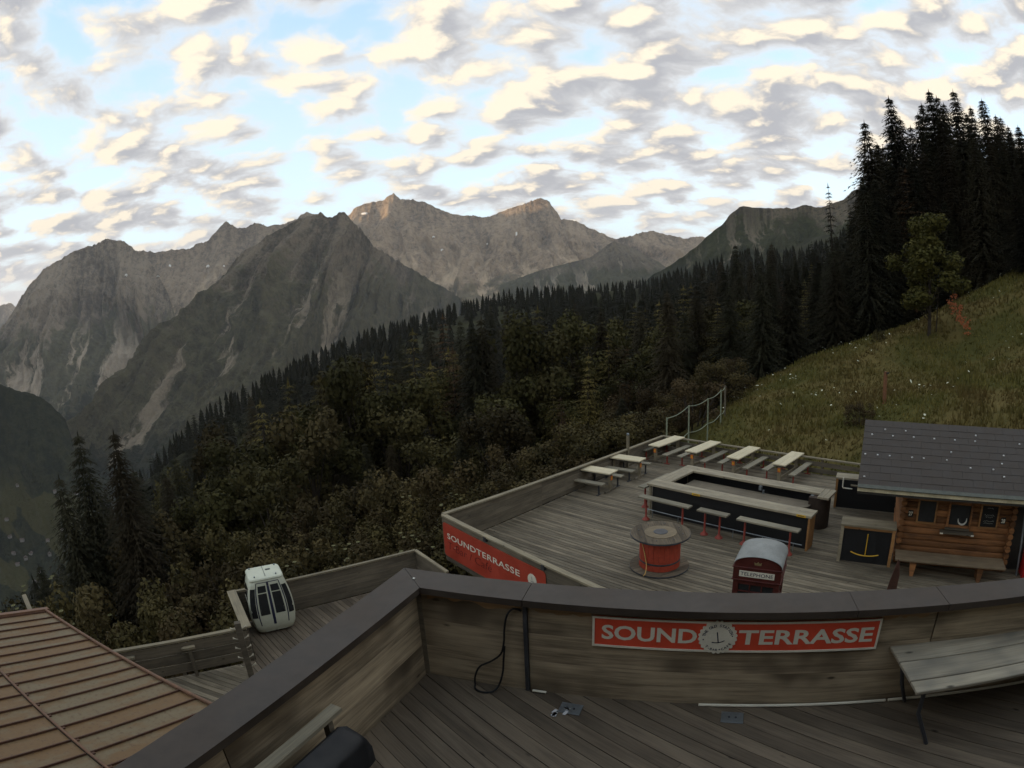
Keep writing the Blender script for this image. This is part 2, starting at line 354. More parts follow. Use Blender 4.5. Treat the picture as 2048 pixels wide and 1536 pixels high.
# ------------------------------------------------------------------ materials
def new_mat(name):
    m = bpy.data.materials.new(name); m.use_nodes = True
    t = NT(m.node_tree); t.n.clear()
    out = t.add('ShaderNodeOutputMaterial'); b = t.add('ShaderNodeBsdfPrincipled')
    t.l.new(b.outputs[0], out.inputs[0])
    b.inputs['Specular IOR Level'].default_value = 0.3
    return m, t, b
def bump(t, b, h, strength=0.3, dist=0.01):
    n = t.add('ShaderNodeBump'); n.inputs['Strength'].default_value = strength; n.inputs['Distance'].default_value = dist
    t.put(n.inputs['Height'], h); t.l.new(n.outputs[0], b.inputs['Normal'])
def plain(name, col, rough=0.6, metal=0.0, var=0.25, scale=6.0, spec=0.3, bmp=0.0):
    """painted / metal / plastic surface with uneven dirt"""
    m, t, b = new_mat(name)
    g = t.add('ShaderNodeNewGeometry')
    n = t.noise(g.outputs['Position'], scale, 5, 0.6)
    n2 = t.noise(g.outputs['Position'], scale * 7, 3, 0.6)
    f = t.math('ADD', t.math('MULTIPLY', n, 0.7), t.math('MULTIPLY', n2, 0.3))
    dk = tuple(c * (1 - var) for c in col); lt = tuple(min(1, c * (1 + var)) for c in col)
    t.put(b.inputs['Base Color'], t.mix(t.step(f, 0.3, 0.7), dk, lt))
    t.put(b.inputs['Roughness'], t.step(n, 0.3, 0.7, lo=max(0.05, rough - 0.12), hi=min(1, rough + 0.12)))
    b.inputs['Metallic'].default_value = metal
    b.inputs['Specular IOR Level'].default_value = spec
    if bmp: bump(t, b, n2, bmp, 0.01)
    return m
def wood(name, dark, light, rough=0.8, grain=1.0, knots=True, tint=None, axis=0, rnd=0.35, spec=0.25):
    """weathered boards: grain runs along the piece's own long axis"""
    m, t, b = new_mat(name)
    tcn = t.add('ShaderNodeTexCoord'); oi = t.add('ShaderNodeObjectInfo')
    off = t.comb(t.math('MULTIPLY', oi.outputs['Random'], 37.0), t.math('MULTIPLY', oi.outputs['Random'], 91.0), t.math('MULTIPLY', oi.outputs['Random'], 13.0))
    base = t.vmath('ADD', tcn.outputs['Object'], off)
    sc = [9.0, 9.0, 9.0]; sc[axis] = 0.55
    v = t.vmath('MULTIPLY', base, tuple(c * grain for c in sc))
    g1 = t.noise(v, 2.2, 6, 0.62, 0.35)
    v2 = t.vmath('MULTIPLY', base, tuple(c * grain * (2.5 if i != axis else 1.5) for i, c in enumerate(sc)))
    g2 = t.noise(v2, 4.0, 4, 0.7, 0.1)
    blot = t.noise(base, 1.1, 3, 0.55)
    f = t.math('ADD', t.math('MULTIPLY', g1, 0.5), t.math('ADD', t.math('MULTIPLY', g2, 0.3), t.math('MULTIPLY', blot, 0.35)))
    c = t.mix(t.step(f, 0.38, 0.76), dark, light)
    if knots:
        kv = t.vmath('MULTIPLY', base, tuple((1.0 if i == axis else 2.6) for i in range(3)))
        vor = t.add('ShaderNodeTexVoronoi', i_Vector=kv); vor.inputs['Scale'].default_value = 1.7
        c = t.mix(t.step(vor.outputs['Distance'], 0.10, 0.02), c, tuple(x * 0.35 for x in dark))
    if tint:
        c = t.mix(t.step(t.noise(base, 0.7, 3, 0.6), 0.50, 0.68), c, tint)
    c = t.mix(1.0, c, t.mix(oi.outputs['Random'], (1 - rnd,) * 3, (1 + rnd,) * 3), 'MULTIPLY')
    c = t.mix(1.0, c, (1.07, 1.0, 0.87), 'MULTIPLY')
    t.put(b.inputs['Base Color'], c)
    t.put(b.inputs['Roughness'], t.step(g1, 0.3, 0.7, lo=rough - 0.1, hi=min(1, rough + 0.1)))
    b.inputs['Specular IOR Level'].default_value = spec
    bump(t, b, g2, 0.35, 0.006)
    return m

# ------------------------------------------------------------------ mountains
def mountain_mat(name, rock, rock2, scree, green, green_z, scree_amt=0.5, forest=None, scale=1.0, green_amt=0.6, fan=(0.30, 0.95), fields=None):
    m, t, b = new_mat(name)
    g = t.add('ShaderNodeNewGeometry'); P = g.outputs['Position']
    a_g = t.add('ShaderNodeAttribute', attribute_name='gully').outputs['Fac']
    a_t = t.add('ShaderNodeAttribute', attribute_name='fall').outputs['Fac']
    a_s = t.add('ShaderNodeAttribute', attribute_name='along').outputs['Fac']
    px_, py_, pz_ = t.sep(P)
    n1 = t.noise(P, 0.004 / scale, 5, 0.6, 0.3)
    n2 = t.noise(P, 0.02 / scale, 6, 0.70, 0.3)
    wig = t.math('MULTIPLY', t.math('SUBTRACT', n1, 0.5), 0.7)
    # streaks run down the fall line: chutes, ribs and debris fans
    s1 = t.noise(t.comb(t.math('ADD', a_s, wig), t.math('MULTIPLY', a_t, 0.5), 0.0), 2.3, 5, 0.60)
    s2 = t.noise(t.comb(t.math('ADD', t.math('MULTIPLY', a_s, 1.0), t.math('MULTIPLY', wig, 0.5)), t.math('MULTIPLY', a_t, 1.1), 3.0), 9.0, 4, 0.65)
    rk = t.math('ADD', t.math('MULTIPLY', n2, 0.5), t.math('ADD', t.math('MULTIPLY', s2, 0.32), t.math('MULTIPLY', a_g, 0.22)))
    n3 = t.noise(P, 0.075 / scale, 4, 0.7)
    rk = t.math('ADD', rk, t.math('MULTIPLY', t.math('SUBTRACT', n3, 0.5), 0.30))
    c = t.mix(t.step(rk, 0.42, 0.64), tuple(x * 0.8 for x in rock), rock2)
    gf = t.math('ADD', t.math('MULTIPLY', t.math('SUBTRACT', n1, 0.5), 1.3), t.math('MULTIPLY', t.math('SUBTRACT', n2, 0.5), 1.2))
    gf = t.math('ADD', gf, t.step(pz_, green_z[1], green_z[0], smooth=False, lo=-0.55, hi=0.60))
    gf = t.math('ADD', gf, t.math('MULTIPLY', t.math('SUBTRACT', 0.5, s1), 1.1))
    c = t.mix(t.math('MULTIPLY', t.step(gf, 0.0, 0.30), green_amt), c, t.mix(t.step(n2, 0.4, 0.62), green, tuple(x * 1.8 for x in green)))
    sf = t.math('SUBTRACT', t.math('ADD', s1, t.math('MULTIPLY', t.math('SUBTRACT', s2, 0.5), 0.35)), t.math('MULTIPLY', t.math('SUBTRACT', a_g, 0.55), 0.6))
    lo = 0.62 - 0.24 * scree_amt
    sf = t.math('MULTIPLY', t.step(sf, lo, lo + 0.10), t.math('MULTIPLY', t.step(a_t, fan[0] - 0.16, fan[0] + 0.12), t.step(a_t, fan[1] + 0.1, fan[1] - 0.1)))
    c = t.mix(sf, c, t.mix(t.step(s2, 0.35, 0.65), tuple(x * 0.72 for x in scree), tuple(x * 1.12 for x in scree)))
    if forest:
        ff = t.math('ADD', t.math('MULTIPLY', t.math('SUBTRACT', n1, 0.5), 2.2), t.step(pz_, forest[1], forest[0], smooth=False, lo=-0.8, hi=0.9))
        ff = t.math('ADD', ff, t.math('ADD', t.math('MULTIPLY', t.math('SUBTRACT', n2, 0.5), 1.6), t.math('MULTIPLY', t.math('SUBTRACT', 0.5, s1), 1.2)))
        c = t.mix(t.step(ff, 0.0, 0.2), c, t.mix(t.step(n2, 0.35, 0.65), (0.016, 0.022, 0.016), (0.038, 0.044, 0.028)))
    if fields:
        fm = t.math('MULTIPLY', t.step(t.noise(P, 0.0062, 3, 0.5, 0.6), 0.515, 0.54), t.step(pz_, fields[1], fields[0]))
        c = t.mix(fm, c, t.mix(n2, (0.045, 0.050, 0.024), (0.080, 0.080, 0.040)))
    c = t.mix(1.0, c, (0.98, 0.88, 0.74), 'MULTIPLY')
    t.put(b.inputs['Base Color'], c)
    b.inputs['Roughness'].default_value = 0.95
    b.inputs['Specular IOR Level'].default_value = 0.1
    bump(t, b, t.math('ADD', n2, t.math('ADD', s2, t.math('MULTIPLY', t.noise(P, 0.07 / scale, 5, 0.7), 0.5))), 1.0, 26.0 * scale)
    return m

def mountain(name, crest, fdir, run, zbot, mat, ns=320, nt=120, rib=0.16, wl=300.0, jag=10.0, seed=1, back=0.5, conc=0.8, flare=0.0):
    crest = np.array(crest, float)
    seg = np.hypot(*np.diff(crest[:, :2], axis=0).T) + 1e-6
    s = np.concatenate([[0], np.cumsum(seg)])
    q = np.linspace(0, s[-1], ns)
    c = np.stack([np.interp(q, s, crest[:, k]) for k in range(3)], 1)
    c[:, 2] += (ridged(q / 70.0, q * 0, 5, seed, 0.62) - 0.55) * jag * 2.6
    f = np.array(fdir, float); f /= np.hypot(*f)
    side = np.array([-f[1], f[0]])
    t = np.concatenate([-np.linspace(back, 0.02, 14), np.linspace(0, 1, nt) ** 1.15])
    Q, T = np.meshgrid(q, t, indexing='ij')
    H = (c[:, 2] - zbot)[:, None]
    Tp = np.clip(T, 0, 1)
    drop = np.where(T >= 0, Tp ** conc, (-T) * 1.1)
    wob = (fbm(Q / (wl * 2.5), Tp * 2.2, 3, seed + 5) - 0.5) * wl * 1.4
    r1 = ridged((Q + wob) / wl, Tp * 0.9, 5, seed + 9, 0.52)
    r2 = ridged((Q + wob * 0.6) / (wl * 0.27), Tp * 3.5, 4, seed + 33, 0.55)
    env = np.clip(Tp * 5, 0, 1) * (1 - 0.45 * Tp)
    disp = ((r1 - 0.55) * 1.0 + (r2 - 0.5) * 0.32) * rib * run * env
    X = c[:, 0][:, None] + f[0] * (run * np.where(T >= 0, T, T) + disp) + side[0] * (Q - Q.mean()) * flare * Tp
    Y = c[:, 1][:, None] + f[1] * (run * T + disp) + side[1] * (Q - Q.mean()) * flare * Tp
    Z = c[:, 2][:, None] - H * drop + (fbm(Q / 70, T * run / 70, 5, seed + 71, 0.55) - 0.5) * H * 0.05 * np.clip(Tp * 8, 0, 1) + disp * 0.35
    V = np.stack([X, Y, Z], 2).reshape(-1, 3)
    me = mesh_np(name, V, grid_faces(ns, len(t)), mat, True, {'gully': r1.ravel(), 'fall': Tp.ravel(), 'along': (Q / wl).ravel()})
    o = bpy.data.objects.new(name, me)
    link(o)
    o['kind'] = 'structure'
    return o, V, grid_faces(ns, len(t))

GRASSY = (0.048, 0.054, 0.030)
mm_far = mountain_mat('far_rock', (0.130, 0.106, 0.084), (0.37, 0.30, 0.23), (0.48, 0.40, 0.31), GRASSY, (200, 620), 0.75, fan=(0.42, 1.0))
mm_massif = mountain_mat('massif_rock', (0.115, 0.102, 0.088), (0.29, 0.258, 0.22), (0.44, 0.395, 0.345), GRASSY, (-150, 420), 0.78, forest=(-560, -60), green_amt=0.8, fan=(0.36, 1.1))
mm_bowl = mountain_mat('bowl_rock', (0.125, 0.108, 0.090), (0.31, 0.262, 0.21), (0.44, 0.375, 0.30), GRASSY, (-100, 450), 1.0, fan=(0.25, 1.1))
mm_central = mountain_mat('central_rock', (0.075, 0.068, 0.056), (0.205, 0.18, 0.145), (0.30, 0.27, 0.225), (0.042, 0.046, 0.024), (0, 520), 0.45, forest=(-560, -120), green_amt=0.7, fan=(0.2, 1.1))
mm_ribbed = mountain_mat('ribbed_rock', (0.085, 0.080, 0.068), (0.19, 0.17, 0.14), (0.34, 0.315, 0.27), (0.044, 0.05, 0.028), (100, 420), 0.75, green_amt=0.8, fan=(0.15, 1.1))
mm_cliff = mountain_mat('cliff_rock', (0.050, 0.050, 0.040), (0.165, 0.145, 0.115), (0.19, 0.17, 0.14), (0.026, 0.032, 0.014), (150, 380), 0.40, scale=0.5, green_amt=0.95, forest=(-20, 260), fan=(0.05, 0.30))
mm_spur = mountain_mat('spur_rock', (0.05, 0.052, 0.05), (0.11, 0.108, 0.1), (0.14, 0.135, 0.13), (0.03, 0.04, 0.022), (0, 200), 0.3, scale=0.5, forest=(-150, 200), fields=(-330, -230))
MTS = []
MTS.append(mountain('far_ridge', FARLEFT, (0.75, -0.66), 3200, -700, mm_far, 160, 60, wl=700, seed=3, jag=25))
mm_summit = mountain_mat('summit_rock', (0.130, 0.106, 0.084), (0.37, 0.30, 0.23), (0.50, 0.42, 0.33), GRASSY, (60, 420), 0.95, fan=(0.40, 1.0))
MTS.append(mountain('summit_mountain', SUMMIT, (0.03, -1), 2300, -150, mm_summit, 520, 170, rib=0.26, wl=480, seed=11, jag=14, conc=0.66))
MTS.append(mountain('bowl_mountain', BOWL, (0.30, -0.95), 1900, -250, mm_bowl, 320, 120, rib=0.15, wl=380, seed=21, jag=14, conc=0.58))
MTS.append(mountain('massif_mountain', MASSIF, (0.42, -0.90), 1750, -680, mm_massif, 520, 180, rib=0.30, wl=280, seed=31, jag=14, conc=0.74, flare=0.10))
MTS.append(mountain('central_mountain', CENTRAL, (-0.05, -1), 1500, -620, mm_central, 520, 180, rib=0.28, wl=240, seed=41, jag=13, conc=0.84))
MTS.append(mountain('ribbed_mountain', RIBBED, (0.0, -1), 1000, -120, mm_ribbed, 260, 100, rib=0.26, wl=130, seed=51, jag=5, conc=0.8))
MTS.append(mountain('cliff_mountain', CLIFF, (-0.35, -0.94), 900, -60, mm_cliff, 360, 120, rib=0.22, wl=110, seed=61, jag=6, conc=0.58))
MTS.append(mountain('wooded_spur', SPUR, (0.75, -0.66), 560, -610, mm_spur, 260, 100, rib=0.16, wl=140, seed=71, jag=7, conc=0.80))
# eastern range added out of view, its crest shaped to hide the sun
MTS.append(mountain('added_east_ridge', [(-7700, 4300, 500), (-7650, 3900, 1000), (-7600, 3400, 1185), (-7800, 1500, 1250), (-7600, -500, 1150), (-7200, -3000, 1050), (-6400, -6500, 900)], (1, 0.1), 3000, -700, mm_far, 200, 60, wl=700, seed=81, jag=15))

# snow left in the gullies
bv = []
for o, V, F in MTS:
    bv.append((o, BVHTree.FromPolygons([tuple(p) for p in V], [tuple(f_) for f_ in F])))
def skyray(dx, dy, dz):
    best = None
    for o, tree in bv:
        h = tree.ray_cast(Vector((0, 0, 3.5)), Vector((dx, dy, dz)))
        if h[0] is not None and (best is None or h[3] < best[1][3]):
            best = (o, h)
    return best
m_snow = plain('old_snow', (0.82, 0.80, 0.76), 0.8, var=0.1, scale=0.1)
for k, (dx, dy, dz, wpx, hpx) in enumerate(SNOW):
    hit = skyray(dx, dy, dz)
    if not hit: continue
    o, (loc, nor, idx, dist) = hit
    if nor.dot(Vector((dx, dy, dz))) > 0: nor = -nor
    a = nor.cross(Vector((0, 0, 1))).normalized(); b_ = nor.cross(a)
    rw, rh = wpx / 1150 * dist / 2, hpx / 1150 * dist / 2
    rng = random.Random(k)
    ring = []
    for j in range(11):
        th = 2 * math.pi * j / 11; kk = rng.uniform(0.65, 1.15)
        ring.append(loc + a * math.cos(th) * rw * kk + b_ * math.sin(th) * rh * 1.4 * kk + nor * 7)
    top = loc + nor * 14
    mb = MB(); mb.raw(ring + [top] + [p - nor * 16 for p in ring], [(j, (j + 1) % 11, 11) for j in range(11)] + [(j, (j + 1) % 11, 12 + (j + 1) % 11, 12 + j) for j in range(11)])
    mb.build('snow_patch', m_snow, o)
# ------------------------------------------------------------------ ground
SKY_AZ = np.array([a for a, e in SKYLINE]); SKY_EL = np.array([e for a, e in SKYLINE])
CTRL = list(MEADOW)
CTRL += [(0, 14, -6.8), (4, 21, -6.4), (8, 26, -5.0), (12, 22, -4.6), (12, 14, -4.5), (-6, 11, -8.5), (-6, 17, -11), (0, 26, -8.6), (4, 31, -7.6), (10, 31, -5.0), (10, 36, -6.0), (0, 2, -6), (12, 2, -4.5), (25, 0, -1.5), (40, 10, 2.5), (25, -30, 0), (0, -40, -3), (-30, -40, -22),
         (-12, 10, -13), (-14, 26, -15.5), (-20, 16, -19.5), (-30, 20, -26), (-35, 45, -31), (-16, 45, -21), (-60, 30, -46), (-60, 80, -50), (-30, 80, -34), (0, 45, -17), (0, 75, -24), (15, 60, -15), (28, 55, -6), (40, 60, 0), (50, 52, 5), (70, 50, 13), (60, 80, 2), (45, 100, -8), (20, 100, -18), (0, 120, -27), (-30, 130, -40),
         (70, 20, 9), (110, 40, 24), (110, 110, 14), (150, 0, 34), (60, 150, -8), (20, 180, -24), (110, 220, 0), (-60, 180, -52), (-100, 90, -72), (-110, 20, -84), (-120, -60, -84), (-200, 60, -140), (-160, 180, -104), (200, 120, 44), (220, -100, 55), (0, 280, -26), (70, 300, -16), (-60, 300, -44), (170, 330, 2), (320, 260, 62), (350, 0, 92), (350, -200, 95), (60, -200, 8), (-80, -200, -60), (-300, -150, -200), (-320, 120, -220), (-260, 260, -170)]
for a, e, r in [(-0.745, -0.245, 330), (-0.66, -0.215, 360), (-0.56, -0.145, 400), (-0.46, -0.105, 440), (-0.36, -0.062, 500), (-0.28, -0.033, 540), (-0.17, 0.000, 600), (-0.06, 0.020, 640), (0.02, 0.031, 660), (0.12, 0.034, 680), (0.22, 0.040, 680), (0.32, 0.060, 640), (0.42, 0.080, 600), (0.55, 0.09, 560), (0.75, 0.14, 500)]:
    CTRL.append((r * math.sin(a), r * math.cos(a), 3.5 + r * math.tan(e) - 21))
    CTRL.append((r * 1.5 * math.sin(a), r * 1.5 * math.cos(a), 3.5 + r * math.tan(e) - 21 - r * 0.16))
for a in (-0.1, 0.0, 0.1, 0.2, 0.3, 0.4, 0.5):
    e = float(np.interp(a, SKY_AZ, SKY_EL))
    CTRL.append((530 * math.sin(a), 530 * math.cos(a), 3.5 + 530 * math.tan(e) - 23))
    CTRL.append((420 * math.sin(a), 420 * math.cos(a), 3.5 + 420 * math.tan(e) - 27))
CTRL += [(-520, 120, -345), (-520, -150, -340), (-560, 420, -360), (-560, 800, -370), (-800, 0, -540), (-850, 500, -560), (-850, 1000, -580), (-1000, -200, -640), (-1050, 600, -660), (600, 200, 150), (600, 700, 60), (600, -200, 160), (300, 1100, -60), (-200, 1100, -200)]
_C = np.array(CTRL, float); _K = 100.0
def _phi(r): return np.where(r > 0, r * r * np.log(np.maximum(r, 1e-9)), 0.0)
_A = _C[:, :2] / _K; _n = len(_A)
_M = np.zeros((_n + 3, _n + 3)); _M[:_n, :_n] = _phi(np.hypot(_A[:, None, 0] - _A[None, :, 0], _A[:, None, 1] - _A[None, :, 1])) + np.eye(_n) * 2e-4
_M[:_n, _n] = 1; _M[:_n, _n + 1:] = _A; _M[_n, :_n] = 1; _M[_n + 1:, :_n] = _A.T
_W = np.linalg.solve(_M, np.concatenate([_C[:, 2], [0, 0, 0]]))
def ground(x, y):
    x = np.atleast_1d(np.asarray(x, float)); y = np.atleast_1d(np.asarray(y, float))
    sh = x.shape; p = np.stack([x.ravel(), y.ravel()], 1) / _K
    out = np.empty(len(p))
    for i in range(0, len(p), 20000):
        q = p[i:i + 20000]
        out[i:i + 20000] = _phi(np.hypot(q[:, None, 0] - _A[None, :, 0], q[:, None, 1] - _A[None, :, 1])) @ _W[:_n] + _W[_n] + q @ _W[_n + 1:]
    out = np.maximum(out, -655.0)
    return out.reshape(sh)
def gz(x, y): return float(ground([x], [y])[0])

def turf_mat(name, c1, c2, c3, scale):
    m, t, b = new_mat(name)
    P = t.add('ShaderNodeNewGeometry').outputs['Position']
    n1 = t.noise(P, scale, 5, 0.6, 0.4); n2 = t.noise(P, scale * 9, 5, 0.7)
    c = t.mix(t.step(n1, 0.38, 0.62), c1, c2)
    c = t.mix(t.step(n2, 0.52, 0.72), c, c3)
    t.put(b.inputs['Base Color'], c); b.inputs['Roughness'].default_value = 1.0; b.inputs['Specular IOR Level'].default_value = 0.05
    bump(t, b, n2, 0.8, 0.5 / scale * 0.05)
    return m
m_turf = turf_mat('meadow_turf', (0.066, 0.062, 0.019), (0.120, 0.092, 0.034), (0.045, 0.046, 0.015), 0.16)
m_forest_floor = turf_mat('forest_floor', (0.018, 0.018, 0.010), (0.035, 0.034, 0.016), (0.05, 0.052, 0.022), 0.02)
# near ground, one metre mesh
nx, ny = 181, 131
gx, gy = np.meshgrid(np.linspace(-70, 110, nx), np.linspace(-30, 100, ny), indexing='ij')
gzv = ground(gx, gy)
bumpz = (fbm(gx / 4, gy / 4, 4, 5) - 0.5) * 0.55
edge = np.clip(np.minimum(np.minimum(gx + 70, 110 - gx), np.minimum(gy + 30, 100 - gy)) / 12, 0, 1)
o = bpy.data.objects.new('meadow_ground', mesh_np('meadow_ground', np.stack([gx, gy, gzv + bumpz * edge], 2).reshape(-1, 3), grid_faces(nx, ny), m_turf, True))
link(o); o['kind'] = 'structure'
# wider hillside, ten metre mesh, sunk under the near ground
nx, ny = 201, 181
gx, gy = np.meshgrid(np.linspace(-1250, 750, nx), np.linspace(-500, 1300, ny), indexing='ij')
gzv = ground(gx, gy)
ins = np.clip(np.minimum(np.minimum(gx + 70, 110 - gx), np.minimum(gy + 30, 100 - gy)) / 10, 0, 1)
gzv = gzv - ins * 4.0 + (fbm(gx / 45, gy / 45, 4, 8) - 0.5) * 9 * np.clip(np.hypot(gx, gy) / 400 - 0.4, 0, 1)
o = bpy.data.objects.new('hillside', mesh_np('hillside', np.stack([gx, gy, gzv], 2).reshape(-1, 3), grid_faces(nx, ny), m_forest_floor, True))
link(o); o['kind'] = 'structure'

# valley floor, one sheet to the horizon
def valley_mat():
    m, t, b = new_mat('valley_floor')
    P = t.add('ShaderNodeNewGeometry').outputs['Position']
    n1 = t.noise(P, 0.0042, 4, 0.55, 0.8); n2 = t.noise(P, 0.03, 5, 0.65); n3 = t.noise(P, 0.009, 3, 0.5, 0.5)
    c = t.mix(t.step(n2, 0.4, 0.6), (0.014, 0.020, 0.014), (0.028, 0.034, 0.022))
    c = t.mix(t.step(n1, 0.50, 0.53), c, t.mix(n3, (0.075, 0.085, 0.038), (0.12, 0.12, 0.06)))
    t.put(b.inputs['Base Color'], c); b.inputs['Roughness'].default_value = 1.0; b.inputs['Specular IOR Level'].default_value = 0.05
    bump(t, b, n2, 0.8, 12.0)
    return m
R_ = 30000
rings = [0, 300, 600, 900, 1200, 1600, 2200, 3000, 4500, 8000, 14000]
V = []; nseg = 64
for r in rings:
    for k in range(nseg):
        th = 2 * math.pi * k / nseg; x, y = r * math.cos(th), r * math.sin(th)
        zq = -640 + float((fbm(x / 300, y / 300, 3, 77) - 0.5) * 90)
        V.append((x, y, zq))
F = [(i * nseg + k, i * nseg + (k + 1) % nseg, (i + 1) * nseg + (k + 1) % nseg, (i + 1) * nseg + k) for i in range(len(rings) - 1) for k in range(nseg)]
o = bpy.data.objects.new('valley_floor', mesh_np('valley_floor', V, F, valley_mat(), True))
link(o); o['kind'] = 'structure'

# ------------------------------------------------------------------ foliage
def leaf_mat(name, c1, c2, rnd=0.5, hue=None, trans=0.15, patch=None):
    m, t, b = new_mat(name)
    oi = t.add('ShaderNodeObjectInfo'); P = t.add('ShaderNodeNewGeometry')
    n = t.noise(P.outputs['Position'], 0.9, 3, 0.6); n2 = t.noise(P.outputs['Position'], 9.0, 2, 0.5)
    f = t.math('ADD', t.math('MULTIPLY', n, 0.65), t.math('MULTIPLY', n2, 0.35))
    c = t.mix(t.step(f, 0.35, 0.66), c1, c2)
    if patch: c = t.mix(t.step(t.noise(P.outputs['Position'], 0.16, 4, 0.6, 0.5), 0.42, 0.66), c, patch)
    if hue: c = t.mix(t.step(oi.outputs['Random'], 0.45, 1.0, smooth=False, hi=0.75), c, hue)
    c = t.mix(1.0, c, t.mix(t.math('FRACT', t.math('MULTIPLY', oi.outputs['Random'], 7.31)), (1 - rnd,) * 3, (1 + rnd,) * 3), 'MULTIPLY')
    c = t.mix(1.0, c, (0.93, 0.88, 0.78), 'MULTIPLY')
    t.put(b.inputs['Base Color'], c); b.inputs['Roughness'].default_value = 0.85; b.inputs['Specular IOR Level'].default_value = 0.12
    tr = t.add('ShaderNodeBsdfTranslucent'); t.put(tr.inputs[0], c)
    mx = t.add('ShaderNodeMixShader'); mx.inputs[0].default_value = trans
    t.l.new(b.outputs[0], mx.inputs[1]); t.l.new(tr.outputs[0], mx.inputs[2])
    out = [n_ for n_ in t.n if n_.type == 'OUTPUT_MATERIAL'][0]
    t.l.new(mx.outputs[0], out.inputs[0])
    return m
m_spruce = leaf_mat('spruce_needles', (0.020, 0.022, 0.014), (0.043, 0.041, 0.024), 0.35, (0.046, 0.035, 0.021))
m_larch = leaf_mat('larch_needles', (0.066, 0.058, 0.020), (0.140, 0.113, 0.038), 0.35)
m_rust = leaf_mat('rusty_needles', (0.042, 0.026, 0.014), (0.075, 0.045, 0.022), 0.3)
m_leaf = leaf_mat('broad_leaves', (0.032, 0.033, 0.013), (0.074, 0.068, 0.026), 0.4, (0.056, 0.042, 0.022))
m_shrub = leaf_mat('shrub_leaves', (0.038, 0.034, 0.015), (0.098, 0.082, 0.033), 0.4, (0.060, 0.040, 0.025))
m_rowan = leaf_mat('rowan_leaves', (0.055, 0.058, 0.017), (0.105, 0.098, 0.030), 0.1)
m_far = leaf_mat('far_needles', (0.013, 0.014, 0.010), (0.028, 0.028, 0.018), 0.0)
m_bark = plain('bark', (0.045, 0.036, 0.028), 0.95, var=0.4, scale=3, spec=0.05)
m_dead = plain('dead_wood', (0.20, 0.17, 0.14), 0.95, var=0.3, scale=3, spec=0.05)
m_berry = plain('rowan_berries', (0.30, 0.085, 0.022), 0.5, var=0.3, scale=5)
m_umbel = plain('pale_blossom', (0.125, 0.118, 0.05), 0.8, var=0.3, scale=5)

def tri_mesh(name, T, mat):
    T = np.asarray(T, np.float32)
    return mesh_np(name, T.reshape(-1, 3), np.arange(T.size // 3).reshape(-1, 3), mat)
def conifer_crown(rng, H, rad_max, whorls, per, m, droop=0.35, base=0.06, size=1.0, sparse=1.0, power=0.85):
    T = []
    for i in range(whorls):
        f = base + (1 - base) * (i + rng.uniform(-.3, .3)) / whorls
        f = min(max(f, base), 0.995)
        L = rad_max * ((1 - f) ** power) * rng.uniform(0.72, 1.15) + 0.12
        ph0 = rng.uniform(0, 6.28)
        for k in range(per):
            if rng.random() > sparse: continue
            ph = ph0 + 6.2832 * k / per + rng.uniform(-.35, .35)
            l = L * rng.uniform(0.6, 1.15)
            ca, sa = math.cos(ph), math.sin(ph)
            nn = max(2, int(m * l / rad_max + 1.5))
            zst = f * H
            for j in range(1, nn + 1):
                q = j / nn
                ro = l * q
                zz_ = zst + l * (0.18 * q - droop * q * q) + rng.uniform(-.06, .06)
                p = (ca * ro, sa * ro, zz_)
                wv = size * (0.20 + 0.30 * (1 - q)) * (0.55 + 0.45 * l / rad_max) * 1.25
                for sgn in (-1, 1):
                    a2 = ph + sgn * rng.uniform(0.5, 1.25)
                    T.append([p, (p[0] - ca * wv * .55, p[1] - sa * wv * .55, p[2] + .04), (p[0] + math.cos(a2) * wv, p[1] + math.sin(a2) * wv, p[2] - wv * rng.uniform(.25, .75))])
                T.append([(p[0] - sa * wv * .22, p[1] + ca * wv * .22, p[2] + .03), (p[0] + sa * wv * .22, p[1] - ca * wv * .22, p[2] + .03), (p[0] + ca * wv * .9, p[1] + sa * wv * .9, p[2] - wv * .35)])
    for k in range(6):
        a2 = k * 1.05
        T.append([(0, 0, H * 1.012), (math.cos(a2) * .10, math.sin(a2) * .10, H * .972), (math.cos(a2 + .8) * .10, math.sin(a2 + .8) * .10, H * .972)])
    return T
def trunk_mesh(name, H, r, mat=m_bark, bend=0.0, seed=0):
    rng = random.Random(seed); mb = MB()
    pts = [(bend * (k / 5) ** 2 + rng.uniform(-.05, .05) * bend, rng.uniform(-.03, .03), H * k / 5) for k in range(6)]
    mb.tube([(0, 0, -1.5)] + pts, [r * 1.25] + [r * (1 - .88 * k / 5) for k in range(6)], 8)
    return mb.mesh(name, mat, True)
def leaf_crown(rng, lobes, n, size, flat=0.5):
    """leaves spread through overlapping lobes, denser at their skins"""
    T = []
    wts = [l[3] ** 2 for l in lobes]; tot = sum(wts)
    for (cx, cy, cz, r), w_ in zip(lobes, wts):
        for _ in range(int(n * w_ / tot)):
            while True:
                d_ = Vector((rng.gauss(0, 1), rng.gauss(0, 1), rng.gauss(0, 1)))
                if d_.length > 0.01: break
            d_.normalize()
            p = Vector((cx, cy, cz)) + d_ * r * (rng.random() ** 0.35) * Vector((1, 1, 1)).length / 1.732
            a = Vector((rng.gauss(0, 1), rng.gauss(0, 1), rng.gauss(0, flat))).normalized()
            b2 = a.cross(d_ if abs(a.dot(d_)) < .95 else Vector((0, 0, 1))).normalized()
            s_ = size * rng.uniform(.6, 1.35)
            T.append([p - a * s_ * .5, p + b2 * s_ * .42, p + a * s_ * .6])
            T.append([p - a * s_ * .5, p + a * s_ * .6, p - b2 * s_ * .42])
    return [[tuple(v) for v in tr] for tr in T]
